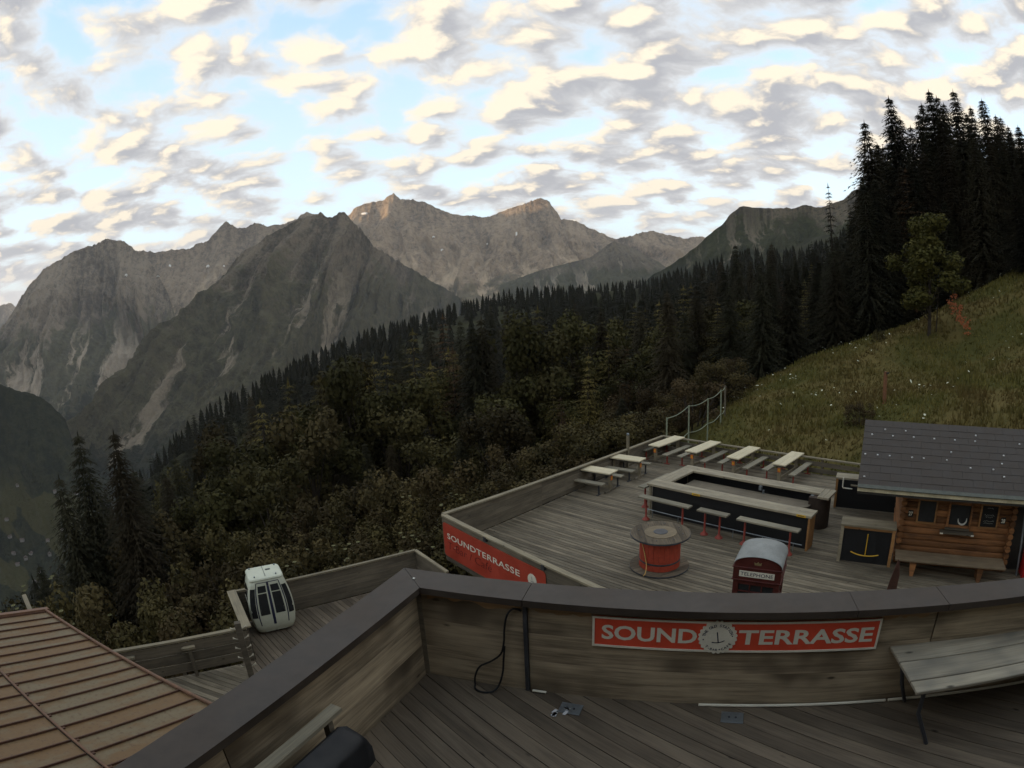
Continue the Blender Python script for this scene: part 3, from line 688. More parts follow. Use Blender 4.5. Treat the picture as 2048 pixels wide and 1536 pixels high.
def branches(mb, rng, H, lobes, r):
    for (cx, cy, cz, rr) in lobes:
        z0 = min(cz * rng.uniform(.35, .6), H * .7)
        mb.tube([(0, 0, z0), (cx * .5, cy * .5, (z0 + cz) / 2 + .2), (cx, cy, cz)], [r * .5, r * .32, r * .12], 5)
PROTO = {}
def proto(kind, idx, H, crown, trunk, extra=None):
    PROTO.setdefault(kind, []).append((H, crown, trunk, extra))
for i in range(4):
    rng = random.Random(100 + i)
    T = conifer_crown(rng, 20, 4.0 + 0.4 * i, 62, 10, 9, droop=0.46, base=0.04, size=1.55, power=0.74)
    proto('s', i, 20, tri_mesh('spruce_crown', T, m_spruce), trunk_mesh('spruce_trunk', 19, 0.24))
for i in range(1):
    rng = random.Random(140)
    T = conifer_crown(rng, 20, 2.7, 30, 6, 6, droop=0.5, base=0.18, size=1.5, sparse=0.72)
    proto('t', i, 20, tri_mesh('thin_spruce_crown', T, m_spruce), trunk_mesh('thin_spruce_trunk', 19.5, 0.2, m_bark))
for i in range(3):
    rng = random.Random(200 + i)
    T = conifer_crown(rng, 15, 3.4, 34, 7, 7, droop=0.25, base=0.08, size=1.0, sparse=0.85, power=0.7)
    T += leaf_crown(rng, [(rng.uniform(-1.5, 1.5), rng.uniform(-1.5, 1.5), rng.uniform(2, 9), rng.uniform(1.0, 1.8)) for _ in range(9)], 2200, 0.17)
    proto('l', i, 15, tri_mesh('larch_crown', T, m_larch), trunk_mesh('larch_trunk', 14, 0.2))
    if i < 2: proto('r', i, 15, tri_mesh('rusty_crown', T, m_rust), PROTO['l'][-1][2])
for i in range(4):
    rng = random.Random(300 + i); lobes = []
    for _ in range(26):
        th = rng.uniform(0, 6.28); q = rng.random() ** .6; zc = rng.uniform(2.2, 9.2)
        rr = 3.1 * math.sin(math.pi * min(1, (zc - .6) / 9.6)) ** .6
        lobes.append((math.cos(th) * rr * q, math.sin(th) * rr * q, zc, rng.uniform(.55, 1.15)))
    T = leaf_crown(rng, lobes, 6500, 0.23)
    mb = MB(); mb.tube([(0, 0, -1.5), (0, 0, 0), (.1, .05, 3), (0, .1, 7)], [.22, .18, .13, .05], 7); branches(mb, rng, 9, lobes[:14], .12)
    proto('d', i, 10, tri_mesh('broadleaf_crown', T, m_leaf), mb.mesh('broadleaf_trunk', m_bark, True))
for i in range(5):
    rng = random.Random(400 + i); lobes = []
    for _ in range(22):
        th = rng.uniform(0, 6.28); q = rng.random() ** .55; zc = rng.uniform(.5, 3.7)
        lobes.append((math.cos(th) * 1.9 * q, math.sin(th) * 1.9 * q, zc * (1 - .25 * q), rng.uniform(.28, .62)))
    T = leaf_crown(rng, lobes, 5200, 0.115)
    mb = MB()
    for l in lobes[:12]:
        mb.tube([(l[0] * .15, l[1] * .15, -.8), (l[0] * .5, l[1] * .5, l[2] * .5), l[:3]], [.05, .035, .012], 5)
    U = []
    tops = sorted(lobes, key=lambda l: -l[2])[:5]
    for l in tops:
        for _ in range(2):
            p = Vector((l[0] + rng.uniform(-.4, .4), l[1] + rng.uniform(-.4, .4), l[2] + l[3] * rng.uniform(.7, 1.1)))
            for k in range(5):
                a = 1.2566 * k; r1 = .075
                U.append([tuple(p), (p.x + r1 * math.cos(a), p.y + r1 * math.sin(a), p.z + .02), (p.x + r1 * math.cos(a + 1.1), p.y + r1 * math.sin(a + 1.1), p.z + .02)])
    proto('b', i, 4, tri_mesh('shrub_crown', T, m_shrub), mb.mesh('shrub_stems', m_bark, True), tri_mesh('shrub_blossom', U, m_umbel) if i == 0 else None)
rng = random.Random(500); lobes = []
for _ in range(34):
    th = rng.uniform(0, 6.28); q = rng.random() ** .6; zc = rng.uniform(2.6, 8.8)
    rr = 3.0 * math.sin(math.pi * min(1, (zc - 1.4) / 8.6)) ** .55 * (0.75 if zc > 6 else 1)
    lobes.append((math.cos(th) * rr * q, math.sin(th) * rr * q, zc, rng.uniform(.5, .95)))
mb = MB(); mb.tube([(0, 0, -1.5), (0, 0, 0), (.05, 0, 3), (-.1, .1, 8)], [.17, .14, .11, .04], 8); branches(mb, rng, 8, lobes[:18], .09)
mb.tube([(.5, .3, -1), (.55, .3, 1), (.7, .4, 4)], [.06, .05, .03], 6)
B = []
for _ in range(44):
    q = rng.random(); c_ = Vector((1.55 + q * 1.15 + rng.uniform(-.35, .35), -1.2 + rng.uniform(-.6, .6), 3.2 - q * 2.5 + rng.uniform(-.35, .35)))
    for k in range(4):
        p = c_ + Vector((rng.uniform(-.16, .16), rng.uniform(-.16, .16), rng.uniform(-.14, .14))); s_ = .075
        B.append([(p.x - s_, p.y, p.z - s_ * .6), (p.x + s_, p.y - s_ * .4, p.z - s_ * .6), (p.x, p.y, p.z + s_)])
        B.append([(p.x, p.y - s_, p.z - s_ * .6), (p.x, p.y + s_, p.z - s_ * .6), (p.x, p.y, p.z + s_)])
proto('w', 0, 9.2, tri_mesh('rowan_crown', leaf_crown(rng, lobes, 9000, 0.22), m_rowan), mb.mesh('rowan_trunk', m_bark, True), tri_mesh('berry_cluster', B, m_berry))

KIND = {'s': ('spruce_tree', 'spruce'), 't': ('thin_spruce_tree', 'spruce'), 'l': ('larch_tree', 'larch'), 'r': ('rusty_larch_tree', 'larch'), 'd': ('broadleaf_tree', 'tree'), 'b': ('shrub', 'shrub'), 'w': ('rowan_tree', 'rowan')}
def plant(kind, x, y, ztop, seed, label, group=None, zb=None):
    rng = random.Random(seed)
    z0 = gz(x, y) if zb is None else zb
    h = max(ztop - z0, 1.2)
    P_ = PROTO[kind][rng.randrange(len(PROTO[kind]))]
    sc = h / P_[0]
    wd = sc * rng.uniform(.9, 1.15)
    if kind in 'st': wd = max(sc, 0.55 * sc + 0.35) if kind == 's' else sc
    if kind in 'db' and sc > 1.3: wd = 1.15 + (sc - 1.15) * 0.45
    e = thing(KIND[kind][0], label, KIND[kind][1], (x, y, z0 - .1), rng.uniform(0, 6.28) if kind != 'w' else rad(-40), group)
    e.scale = (wd, wd, sc)
    c = link(bpy.data.objects.new('crown', P_[1]), e)
    t_ = link(bpy.data.objects.new('trunk' if kind != 'b' else 'stems', P_[2]), e)
    if P_[3] is not None:
        link(bpy.data.objects.new('berry_cluster' if kind == 'w' else 'blossom', P_[3]), e)['kind'] = 'stuff'
    return e
WORD = {'s': ('dark spruce', 'spruces'), 'd': ('brownish broadleaf tree', 'broadleaf trees'), 'l': ('olive feathery larch', 'larches'), 'r': ('rusty brown larch', 'rusty larches'), 'b': ('leafy shrub', 'shrubs')}
def tree_label(kind, x, y, i):
    r = math.hypot(x, y); az = math.atan2(x, y)
    if kind == 's' and x > 30 and y < 68: return 'tall dark spruce in the group above the meadow', 'spruces above the meadow'
    ref = ('the rusty roof' if az < -.62 else 'the gondola cabin' if az < -.36 else 'the corner of the red banner' if az < -.06 else 'the first two picnic tables' if az < .20 else 'the far picnic tables' if az < .29 else 'the rope fence' if az < .42 else 'the upper meadow edge')
    dep = 'close behind' if r < 42 else 'in the nearer wood behind' if r < 75 else 'in the deeper wood behind' if r < 130 else 'far back in the wood behind'
    return '%s %s %s' % (WORD[kind][0], dep, ref), '%s %s %s' % (WORD[kind][1], dep, ref)
OWN = {}
for q, nm in zip((0, 1, 2, 4, 5, 6, 7), ('first', 'second', 'third', 'fourth', 'fifth', 'sixth', 'seventh')):
    OWN[q] = nm + ' tall spruce on the skyline above the meadow, counted from the thin spruce'
for q, (k, x, y, zt) in enumerate(TREES):
    p = (round(x), round(y))
    if k == 's' and p == (-32, 33): OWN[q] = 'dark spruce nearer the picture edge of the two above the rusty roof'
    if k == 's' and p == (-27, 31): OWN[q] = 'dark spruce beside the gondola of the two above the rusty roof'
    if k == 'l' and p == (-21, 50): OWN[q] = 'tall olive larch standing alone above the gondola cabin'
    if k == 'l' and p == (-12, 71): OWN[q] = 'broad olive larch in the middle of the wood below the summit'
    if k == 'r' and p == (-4, 92): OWN[q] = 'rusty brown larch right above the terrace railing corner'
    if k == 'r' and p == (-13, 111): OWN[q] = 'rusty brown larch beside the hilltop clearing'
    if k == 'd' and p == (24, 53): OWN[q] = 'round-topped broadleaf tree at the upper edge of the meadow'
    if k == 'l' and p == (24, 74): OWN[q] = 'tall pale larch rising behind the rope fence'
placed = []
for i, (k, x, y, zt) in enumerate(TREES):
    if k == 'w':
        plant(k, x, y, zt, i, 'rowan tree with a hanging cluster of orange berries on the meadow'); placed.append((x, y)); continue
    if k == 't':
        plant(k, x, y, zt, i, 'thin sparse spruce showing sky through its branches'); placed.append((x, y)); continue
    lb, gr = tree_label(k, x, y, i)
    if i in OWN: lb = OWN[i]
    plant(k, x, y, zt, i, lb, gr); placed.append((x, y))

# fill of the wood: nearest as single trees, far ones as one mass
def sky_el(az): return np.interp(az, SKY_AZ, SKY_EL)
def on_meadow(x, y):
    if x < 9: return False
    crest_y = np.interp(x, [9, 12.5, 14, 17.3, 23, 28.6, 31, 36, 44, 52, 70, 110], [31, 33, 36, 39.5, 43, 44.5, 44.5, 45.5, 47, 50, 60, 80])
    return y < crest_y
rng = random.Random(77)
fill = []; far = []
tries = 0
pl = np.array(placed)
cells = {}
cand = []
for _ in range(16000):
    r = 32 * (1050 / 32.0) ** rng.random()
    az = rng.uniform(-1.02, 0.92)
    cand.append((r, az))
cx = np.array([r * math.sin(a) for r, a in cand]); cy = np.array([r * math.cos(a) for r, a in cand]); cz_ = ground(cx, cy)
for (r, az), x, y, g in zip(cand, cx, cy, cz_):
    if on_meadow(x, y): continue
    if y < 34 and -13 < x < 20: continue
    if g < -420: continue
    if ((x + 30) / 60) ** 2 + ((y - 430) / 55) ** 2 < 1: continue          # hilltop clearing
    sp = 2.6 + r * 0.012
    key = (int(x // sp), int(y // sp), int(math.log(r) * 2))
    if key in cells: continue
    h = (rng.uniform(9, 27) if rng.random() < .8 else rng.uniform(20, 31)) if r > 60 else rng.uniform(7, 15)
    if r < 45: h = rng.uniform(3, 6)
    lim = 3.5 + r * math.tan(float(sky_el(az)) - 0.004) - g
    if r < 250: lim = min(lim, 3.5 + r * math.tan(float(sky_el(az)) - 0.03) - g)
    if h > lim:
        if lim < 4 or lim < 0.3 * h: continue
        h = lim * rng.uniform(.8, 1.0)
    cells[key] = 1
    if r < 45 and (pl.size and np.min(np.hypot(pl[:, 0] - x, pl[:, 1] - y)) < 1.6): continue
    fill.append((r, x, y, g, h))
fill.sort()
NEAR = 340
for i, (r, x, y, g, h) in enumerate(fill[:NEAR]):
    q = rng.random()
    k = ('b' if r < 42 else ('s' if q < .55 else ('d' if q < .73 else ('l' if q < .92 else 'r'))))
    if k == 'b': h = min(h, 4.5)
    if k == 'd' and x > 22 and y < 85: k = 's'
    lb, gr = tree_label(k, x, y, i)
    plant(k, x, y, g + h, 1000 + i, lb, gr, zb=g)
# far wood: small jagged conifers and round crowns joined into one mass
VV = []
prot = []
for i in range(7):
    r_ = random.Random(900 + i); T = []
    if i < 5:
        nt_ = 8
        for k in range(nt_):
            z0 = 0.06 + .9 * k / nt_; z1 = z0 + 0.22; rr = 0.165 * (1 - z0) ** .85 + .008
            n_ = 8; ph = r_.uniform(0, 6)
            for j in range(n_):
                a = ph + 6.2832 * j / n_; a2 = a + 6.2832 / n_ * r_.uniform(.7, 1.2); q = r_.uniform(.65, 1.2); q2 = r_.uniform(.6, 1.1)
                T.append([(0, 0, min(z1, 1)), (rr * q * math.cos(a), rr * q * math.sin(a), z0 - .03 * r_.random()), (rr * q2 * math.cos(a2), rr * q2 * math.sin(a2), z0)])
        T.append([(0.012, 0, .9), (-.012, 0.01, .9), (0, 0, 1.03)])
    else:
        for j in range(90):
            d_ = Vector((r_.gauss(0, 1), r_.gauss(0, 1), r_.gauss(0, 1))).normalized(); p = Vector((0, 0, .55)) + Vector((d_.x * .24, d_.y * .24, d_.z * .42)) * r_.uniform(.6, 1)
            s_ = .09; a = Vector((r_.gauss(0, 1), r_.gauss(0, 1), r_.gauss(0, .6))).normalized(); b2 = a.cross(d_).normalized()
            T.append([p - a * s_, p + b2 * s_, p + a * s_])
    prot.append(np.array([[tuple(v) for v in tr] for tr in T], float))
fine = []
for i in range(5):
    r_ = random.Random(950 + i)
    fine.append(np.array([[tuple(v) for v in tr] for tr in conifer_crown(r_, 20, 3.4 + .2 * i, 20, 7, 2.2, droop=0.5, base=0.04, size=3.1, power=0.76)], float) / 20.0)
for (r, x, y, g, h) in fill[NEAR:]:
    T = fine[rng.randrange(5)] if r < 330 and rng.random() < .8 else prot[rng.randrange(7) if r < 300 else rng.randrange(5)]
    if r < 330 and len(T) == 90: T = T * np.array([1.5, 1.5, .75])
    a = rng.uniform(0, 6.28); ca, sa = math.cos(a), math.sin(a)
    w_ = h * rng.uniform(.75, 1.45)
    VV.append(np.stack([(T[..., 0] * ca - T[..., 1] * sa) * w_ + x, (T[..., 0] * sa + T[..., 1] * ca) * w_ + y, T[..., 2] * h + g - .5], -1).reshape(-1, 3))
VV = np.concatenate(VV)
o = bpy.data.objects.new('far_forest', mesh_np('far_forest', VV, np.arange(len(VV)).reshape(-1, 3), m_far))
link(o); tag(o, 'dark conifer forest covering the hill in front of the mountains', 'forest', kind='stuff')
print('TREES placed', len(placed), 'fill', len(fill), 'far tris', len(VV) // 3)
# ------------------------------------------------------------------ timber materials
m_deck = wood('grey_deck', (0.072, 0.062, 0.048), (0.195, 0.172, 0.136), 0.75, rnd=0.34)
m_deck_dark = wood('brown_deck', (0.066, 0.054, 0.043), (0.150, 0.126, 0.101), 0.8, rnd=0.22)
m_board = wood('weathered_board', (0.072, 0.064, 0.053), (0.165, 0.147, 0.120), 0.85, rnd=0.22)
m_rail = wood('pale_rail', (0.130, 0.118, 0.090), (0.260, 0.235, 0.180), 0.8, rnd=0.2)
m_panel = wood('parapet_panel', (0.105, 0.086, 0.064), (0.43, 0.365, 0.275), 0.85, grain=0.62, tint=(0.085, 0.068, 0.050), rnd=0.16)
m_orange = wood('fresh_wood', (0.20, 0.105, 0.045), (0.36, 0.20, 0.085), 0.7, rnd=0.2)
m_log = wood('hut_log', (0.062, 0.031, 0.016), (0.29, 0.138, 0.060), 0.75, grain=0.9, rnd=0.4)
m_top = wood('bar_top', (0.17, 0.155, 0.125), (0.36, 0.33, 0.265), 0.7, rnd=0.12)
m_table = wood('pale_table_top', (0.40, 0.37, 0.28), (0.58, 0.54, 0.42), 0.65, knots=False, rnd=0.08)
m_seat = wood('grey_seat', (0.13, 0.125, 0.105), (0.26, 0.245, 0.20), 0.75, rnd=0.15)
m_benchtop = wood('silver_bench', (0.165, 0.155, 0.130), (0.37, 0.35, 0.30), 0.75, grain=0.7, tint=(0.13, 0.13, 0.125), rnd=0.1)
m_coping = plain('brown_coping', (0.050, 0.038, 0.029), 0.55, var=0.30, scale=1.3, bmp=0.05)
m_black = plain('black_panel', (0.012, 0.012, 0.012), 0.6, var=0.3)
m_redmetal = plain('red_metal', (0.24, 0.045, 0.030), 0.5, var=0.25)
m_darkmetal = plain('dark_metal', (0.045, 0.046, 0.05), 0.45, var=0.3)
m_greymetal = plain('grey_metal', (0.22, 0.24, 0.25), 0.4, metal=0.6, var=0.2)
m_white = plain('white_paint', (0.62, 0.62, 0.56), 0.45, var=0.12, scale=3)
m_signred = plain('sign_red', (0.62, 0.075, 0.035), 0.45, var=0.10, scale=3)
m_signwhite = plain('sign_white', (0.66, 0.62, 0.50), 0.5, var=0.08)
m_ink = plain('dark_ink', (0.02, 0.022, 0.05), 0.5, var=0.2)
m_glass = plain('dark_glass', (0.018, 0.02, 0.022), 0.12, var=0.2, spec=0.5)
m_yellow = plain('yellow_plastic', (0.62, 0.36, 0.03), 0.5, var=0.15)
m_gold = plain('gold_paint', (0.48, 0.34, 0.08), 0.45, var=0.2)
m_base = plain('shadow_frame', (0.04, 0.036, 0.03), 0.9, var=0.3)  # even dark brown of slabs, wall cores and undersides

def clip_poly(poly, a, b, c):
    """keep the part of a polygon where a*x + b*y + c >= 0"""
    out = []
    for i in range(len(poly)):
        p, q = poly[i], poly[(i + 1) % len(poly)]
        dp, dq = a * p[0] + b * p[1] + c, a * q[0] + b * q[1] + c
        if dp >= 0: out.append(p)
        if (dp >= 0) != (dq >= 0):
            t = dp / (dp - dq); out.append((p[0] + (q[0] - p[0]) * t, p[1] + (q[1] - p[1]) * t))
    return out
def lay_planks(parent, poly, z, ang, width, gap, thick, mat, seed=0, cuts=0):
    """floor boards cut to a convex outline; each board is its own child"""
    rng = random.Random(seed); ca, sa = math.cos(ang), math.sin(ang)
    loc = [(x * ca + y * sa, -x * sa + y * ca) for x, y in poly]
    v0 = min(p[1] for p in loc); v1 = max(p[1] for p in loc); n = 0; v = v0
    while v < v1:
        strip = clip_poly(clip_poly(loc, 0, 1, -(v + gap / 2)), 0, -1, v + width - gap / 2)
        if len(strip) >= 3:
            us = [p[0] for p in strip]; lo, hi = min(us), max(us)
            pieces = [strip]
            if cuts and hi - lo > cuts * 1.5:
                pieces = []; u = lo; first = rng.uniform(.35, 1.0) * cuts
                nxt = lo + first
                while u < hi:
                    pc = clip_poly(clip_poly(strip, 1, 0, -(u + .002)), -1, 0, nxt - .002)
                    if len(pc) >= 3: pieces.append(pc)
                    u = nxt; nxt = u + cuts
            for pc in pieces:
                us = [p[0] for p in pc]
                if max(us) - min(us) < .06: continue
                cu_, cv_ = (min(us) + max(us)) / 2, v + width / 2
                dz = rng.uniform(-.0025, .0025)
                mb = MB(); mb.prism([(p[0] - cu_, p[1] - cv_) for p in pc], -thick, 0, 'xy')
                mb.build('plank', mat, parent, (cu_ * ca - cv_ * sa, cu_ * sa + cv_ * ca, z + dz), ang); n += 1
        v += width
    return n
def slab(name, poly, z0, z1, mat, kind='structure'):
    mb = MB(); mb.prism(poly, z0, z1, 'xy')
    o = mb.build(name, mat); o['kind'] = kind
    return o
_cache = {}
def text_np(s, bold=0.0, sp=1.0):
    key = (s, bold, sp)
    if key in _cache: return _cache[key]
    cu_ = bpy.data.curves.new('lettering', 'FONT'); cu_.body = s; cu_.size = 1.0; cu_.offset = bold; cu_.space_character = sp; cu_.resolution_u = 3
    ob = bpy.data.objects.new('lettering', cu_); COL.objects.link(ob)
    bpy.context.view_layer.update()
    dg = bpy.context.evaluated_depsgraph_get()
    me = bpy.data.meshes.new_from_object(ob.evaluated_get(dg))
    V = [tuple(v.co) for v in me.vertices]; F = [tuple(p.vertices) for p in me.polygons]
    bpy.data.objects.remove(ob); bpy.data.curves.remove(cu_); bpy.data.meshes.remove(me)
    _cache[key] = (V, F)
    return V, F
def lettering(name, s, x0, z0, wid, hgt, y, mat, parent, bold=0.0, sp=1.0, shear=0.0, rough=0.0):
    """flat letters standing in the XZ plane facing -Y, fitted to a box"""
    V, F = text_np(s, bold, sp)
    xs = [v[0] for v in V]; ys = [v[1] for v in V]
    kx = wid / (max(xs) - min(xs)); kz = hgt / (max(ys) - min(ys)); mx, my = min(xs), min(ys)
    rng = random.Random(3)
    W_ = [((v[0] - mx) * kx + x0 + shear * (v[1] - my) * kz, y, (v[1] - my) * kz + z0) for v in V]
    mb = MB(); mb.raw(W_, F)
    return mb.build(name, mat, parent)
def arc_lettering(name, s, cx_, cz2, r, hgt, a0, a1, y, mat, parent, flip=False, bold=0.02):
    mb = MB(); n = len(s)
    for i, ch in enumerate(s):
        if ch == ' ': continue
        a = a0 + (a1 - a0) * i / (n - 1)
        V, F = text_np(ch, bold)
        xs = [v[0] for v in V]; mx = (min(xs) + max(xs)) / 2; k = hgt / 0.72
        up = Vector((math.cos(a), math.sin(a))) * (-1 if flip else 1); rt = Vector((up.y, -up.x))
        pc = Vector((cx_ + r * math.cos(a), cz2 + r * math.sin(a)))
        W_ = []
        for v in V:
            p = pc + rt * (v[0] - mx) * k + up * (v[1] - .36) * k
            W_.append((p.x, y, p.y))
        mb.raw(W_, F)
    return mb.build(name, mat, parent)
def disc(mb, cx_, cz2, r, y0, y1, n=48, scallop=0, amp=0.0):
    poly = []
    for k in range(n):
        a = 2 * math.pi * k / n; rr = r + (amp * abs(math.sin(a * scallop / 2)) - amp / 2 if scallop else 0)
        poly.append((cx_ + rr * math.cos(a), cz2 + rr * math.sin(a)))
    mb.prism(poly, y0, y1, 'xz')
def tbar_mark(mb, cx_, cz2, k, y, t=0.010, tilt=0.0):
    """the little lift bar: a stick on a shallow curved bar"""
    R2 = Matrix.Rotation(tilt, 2)
    def P_(a, b): q = R2 @ Vector((a * k, b * k)); return (cx_ + q.x, y, cz2 + q.y)
    def seg(p, q, w_):
        p = Vector(P_(*p)); q = Vector(P_(*q)); d_ = (q - p).normalized(); s_ = Vector((-d_.z, 0, d_.x)) * w_ / 2
        mb.raw([p - s_, q - s_, q + s_, p + s_], [(0, 1, 2, 3)])
    seg((0, .55), (0, -.45), t)
    pts = [(-.52, -.36), (-.3, -.44), (0, -.48), (.3, -.44), (.52, -.36)]
    for a, b in zip(pts, pts[1:]): seg(a, b, t)

# ------------------------------------------------------------------ upper terrace
FA = rad(-17); f2 = Vector((math.cos(FA), math.sin(FA))); n2 = Vector((-f2.y, f2.x))
W0 = Vector((-0.96, 4.74)); LA = rad(246.8); l2 = Vector((math.cos(LA), math.sin(LA)))
up_poly = [tuple(W0), tuple(W0 + f2 * 8.5), tuple(W0 + f2 * 8.5 - n2 * 5.6), tuple(W0 + l2 * 6.2)]
o = slab('upper_terrace_floor', up_poly, -0.35, -0.036, m_base)
lay_planks(o, up_poly, 0.0, rad(-50), 0.145, 0.007, 0.03, m_deck_dark, 11, cuts=4.2)
# wall that carries the terrace, down to the ground
mb = MB(); mb.prism([tuple(W0 - n2 * .3 - l2 * .0 + f2 * .3), tuple(W0 + f2 * 9), tuple(W0 + f2 * 9 + n2 * .18), tuple(W0 + n2 * .18 + f2 * .2)], -7.5, -0.36, 'xy')
tag(mb.build('terrace_wall', m_board), 'board wall carrying the upper terrace above the lower deck', 'wall')
mb = MB(); mb.prism([tuple(W0 + f2 * .3 - n2 * .31), tuple(W0 + l2 * 6.2 + n2 * -.3 + f2 * .6), tuple(W0 + l2 * 6.2 + f2 * -.12), tuple(W0 + f2 * -.12)], -9.5, -0.36, 'xy')
tag(mb.build('terrace_side_wall', m_board), 'side wall under the upper terrace beside the metal roof', 'wall')

def board_row(parent, name, x0, x1, z0, z1, y, th, mat, sections):
    w_ = (x1 - x0) / sections
    for k in range(sections):
        mb = MB(); L = w_ - .006
        mb.box((0, 0, 0), (L, th, z1 - z0), bev=.004)
        mb.build(name, mat, parent, (x0 + w_ * (k + .5), y, (z0 + z1) / 2))
wall = thing('parapet_wall', 'long weathered timber parapet of the upper terrace with brown metal coping', 'parapet', (W0.x, W0.y, 0), FA)
for x0, x1 in ((0.02, 1.015), (1.06, 4.70), (4.715, 8.4)):
    zc = 0.0
    for z0, z1 in ((-0.06, 0.355), (0.3575, 0.66), (0.6625, 0.985)):
        mb = MB(); mb.box((0, 0, 0), (x1 - x0, .045, z1 - z0))
        mb.build('board', m_panel, wall, ((x0 + x1) / 2, .0225, (z0 + z1) / 2))
# unweathered strip where the coping keeps the rain off
m_fresh = wood('sheltered_wood', (0.15, 0.115, 0.075), (0.38, 0.235, 0.125), 0.7, grain=0.5, rnd=0.1)
def fresh_strip(x0, x1, seed):
    rng = random.Random(seed); n = 40; V = []; F = []
    for k in range(n + 1):
        x = x0 + (x1 - x0) * k / n
        V += [(x, -.0025, .984), (x, -.0025, .984 - max(.03, .085 + .05 * (float(fbm(np.array([k * .11 + seed * 9.]), np.array([.5]), 3, 4)[0]) - .5) * 2))]
    for k in range(n): F.append((2 * k, 2 * k + 1, 2 * k + 3, 2 * k + 2))
    mb = MB(); mb.raw(V, F); return mb.build('sheltered_strip', m_fresh, wall)
fresh_strip(.10, 1.0, 1); fresh_strip(1.09, 1.62, 2); fresh_strip(4.17, 4.62, 3)
ly = Vector((-l2.y, l2.x))
def meet(a, da, b, db):
    c_ = da.x * db.y - da.y * db.x; q = ((b.x - a.x) * db.y - (b.y - a.y) * db.x) / c_
    return a + da * q
mit_in = meet(W0 - n2 * .09, f2, W0 + ly * .09, l2); mit_out = meet(W0 + n2 * .25, f2, W0 - ly * .27, l2)
fin, fout = (mit_in - W0).dot(f2), (mit_out - W0).dot(f2); lin, lout = (mit_in - W0).dot(l2), (mit_out - W0).dot(l2)
for k, (x0, x1) in enumerate(((fin + .003, 1.035), (1.041, 3.88), (3.884, 4.755), (4.761, 8.4))):
    mb = MB(); c_ = .0
    if k == 0:
        # mitred against the side wall's coping
        mb.prism([(x0, -.09), (x1, -.09), (x1, .25), (fout + .003, .25)], .985, 1.05, 'xy')
    else:
        mb.prism([(x0, -.09), (x1, -.09), (x1 + .0, .25), (x0, .25)], .985, 1.05, 'xy')
    mb.build('coping', m_coping, wall)
mb = MB(); mb.box((4.2, .14, .30), (8.4, .16, 1.34)); mb.build('wall_core', m_base, wall)
mb = MB(); mb.box((.012, .045, .45), (.05, .11, 1.06)); mb.build('corner_post', m_board, wall)
mb = MB(); mb.box((1.0375, .005, .49), (.036, .06, .975)); mb.build('joint_post', m_darkmetal, wall)
mb = MB(); mb.box((-.05, .06, 1.0535), (.02, .02, .006)); mb.build('paint_spot', m_white, wall)
mb = MB(); mb.tube([(1.09, -.03, .02), (1.22, -.035, .02)], .012, 8); mb.build('conduit', m_signwhite, wall, smooth=True)
mb = MB(); mb.tube([(2.62, -.03, .015), (4.40, -.03, .018)], .014, 8); mb.build('conduit', m_signwhite, wall, smooth=True)
mb = MB(); mb.tube([(4.43, -.03, .018), (6.0, -.03, .02)], .014, 8); mb.build('conduit', m_signwhite, wall, smooth=True)

wall2 = thing('parapet_wall', 'timber side parapet running towards the viewer beside the rusty metal roof', 'parapet', (W0.x, W0.y, 0), LA)
for x0, x1 in ((0.02, 2.45), (2.46, 6.0)):
    for z0, z1 in ((-0.06, 0.355), (0.3575, 0.66), (0.6625, 0.985)):
        mb = MB(); mb.box((0, 0, 0), (x1 - x0, .045, z1 - z0))
        mb.build('board', m_panel, wall2, ((x0 + x1) / 2, -.0225 - .002, (z0 + z1) / 2))
mb = MB(); mb.prism([(lin + .003, .09), (3.6, .09), (3.6, -.27), (lout + .003, -.27)], .985, 1.05, 'xy'); mb.build('coping', m_coping, wall2)
mb = MB(); mb.prism([(3.606, .09), (6.2, .09), (6.2, -.27), (3.606, -.27)], .985, 1.05, 'xy'); mb.build('coping', m_coping, wall2)
mb = MB(); mb.box((3.05, -.13, .3), (6.1, .14, 1.34)); mb.build('wall_core', m_base, wall2)

# the long red sign
sign = thing('terrace_sign', 'long red sign reading SOUND TERRASSE with a round white emblem', 'sign', (W0.x, W0.y, 0), FA)
mb = MB(); mb.box((2.895, -.012, .765), (2.515, .018, .305)); mb.build('sign_board', m_signred, sign)
mb = MB()
for c_, d_ in (((2.895, -.0225, .910), (2.52, .009, .019)), ((2.895, -.0225, .620), (2.52, .009, .019)), ((1.645, -.0225, .765), (.019, .009, .268)), ((4.145, -.0225, .765), (.019, .009, .268))):
    mb.box(c_, d_)
mb.build('sign_border', m_signwhite, sign)
lettering('lettering', 'SOUND', 1.716, .69, .815, .150, -.0235, m_signwhite, sign, bold=.026)
lettering('lettering', 'TERRASSE', 2.885, .69, 1.21, .150, -.0235, m_signwhite, sign, bold=.026)
mb = MB(); disc(mb, 2.708, .765, .160, -.032, -.021, 96, 24, .018); emb = mb.build('emblem', m_signwhite, sign)
arc_lettering('emblem_lettering', 'THE OLD STATION', 2.708, .765, .122, .026, rad(168), rad(20), -.0345, m_ink, emb)
arc_lettering('emblem_lettering', 'T-BAR', 2.708, .765, .125, .024, rad(226), rad(270), -.0345, m_ink, emb, flip=True)
arc_lettering('emblem_lettering', 'CAFE', 2.708, .765, .125, .024, rad(294), rad(330), -.0345, m_ink, emb, flip=True)
mb = MB(); tbar_mark(mb, 2.708, .765, .105, -.0345, .009, rad(10)); mb.build('lift_bar_mark', m_ink, emb)
mb = MB()
for a in (190, 8, 282):
    disc(mb, 2.708 + .124 * math.cos(rad(a)), .765 + .124 * math.sin(rad(a)), .006, -.0345, -.033, 10)
mb.build('dots', m_ink, emb)['kind'] = 'stuff'
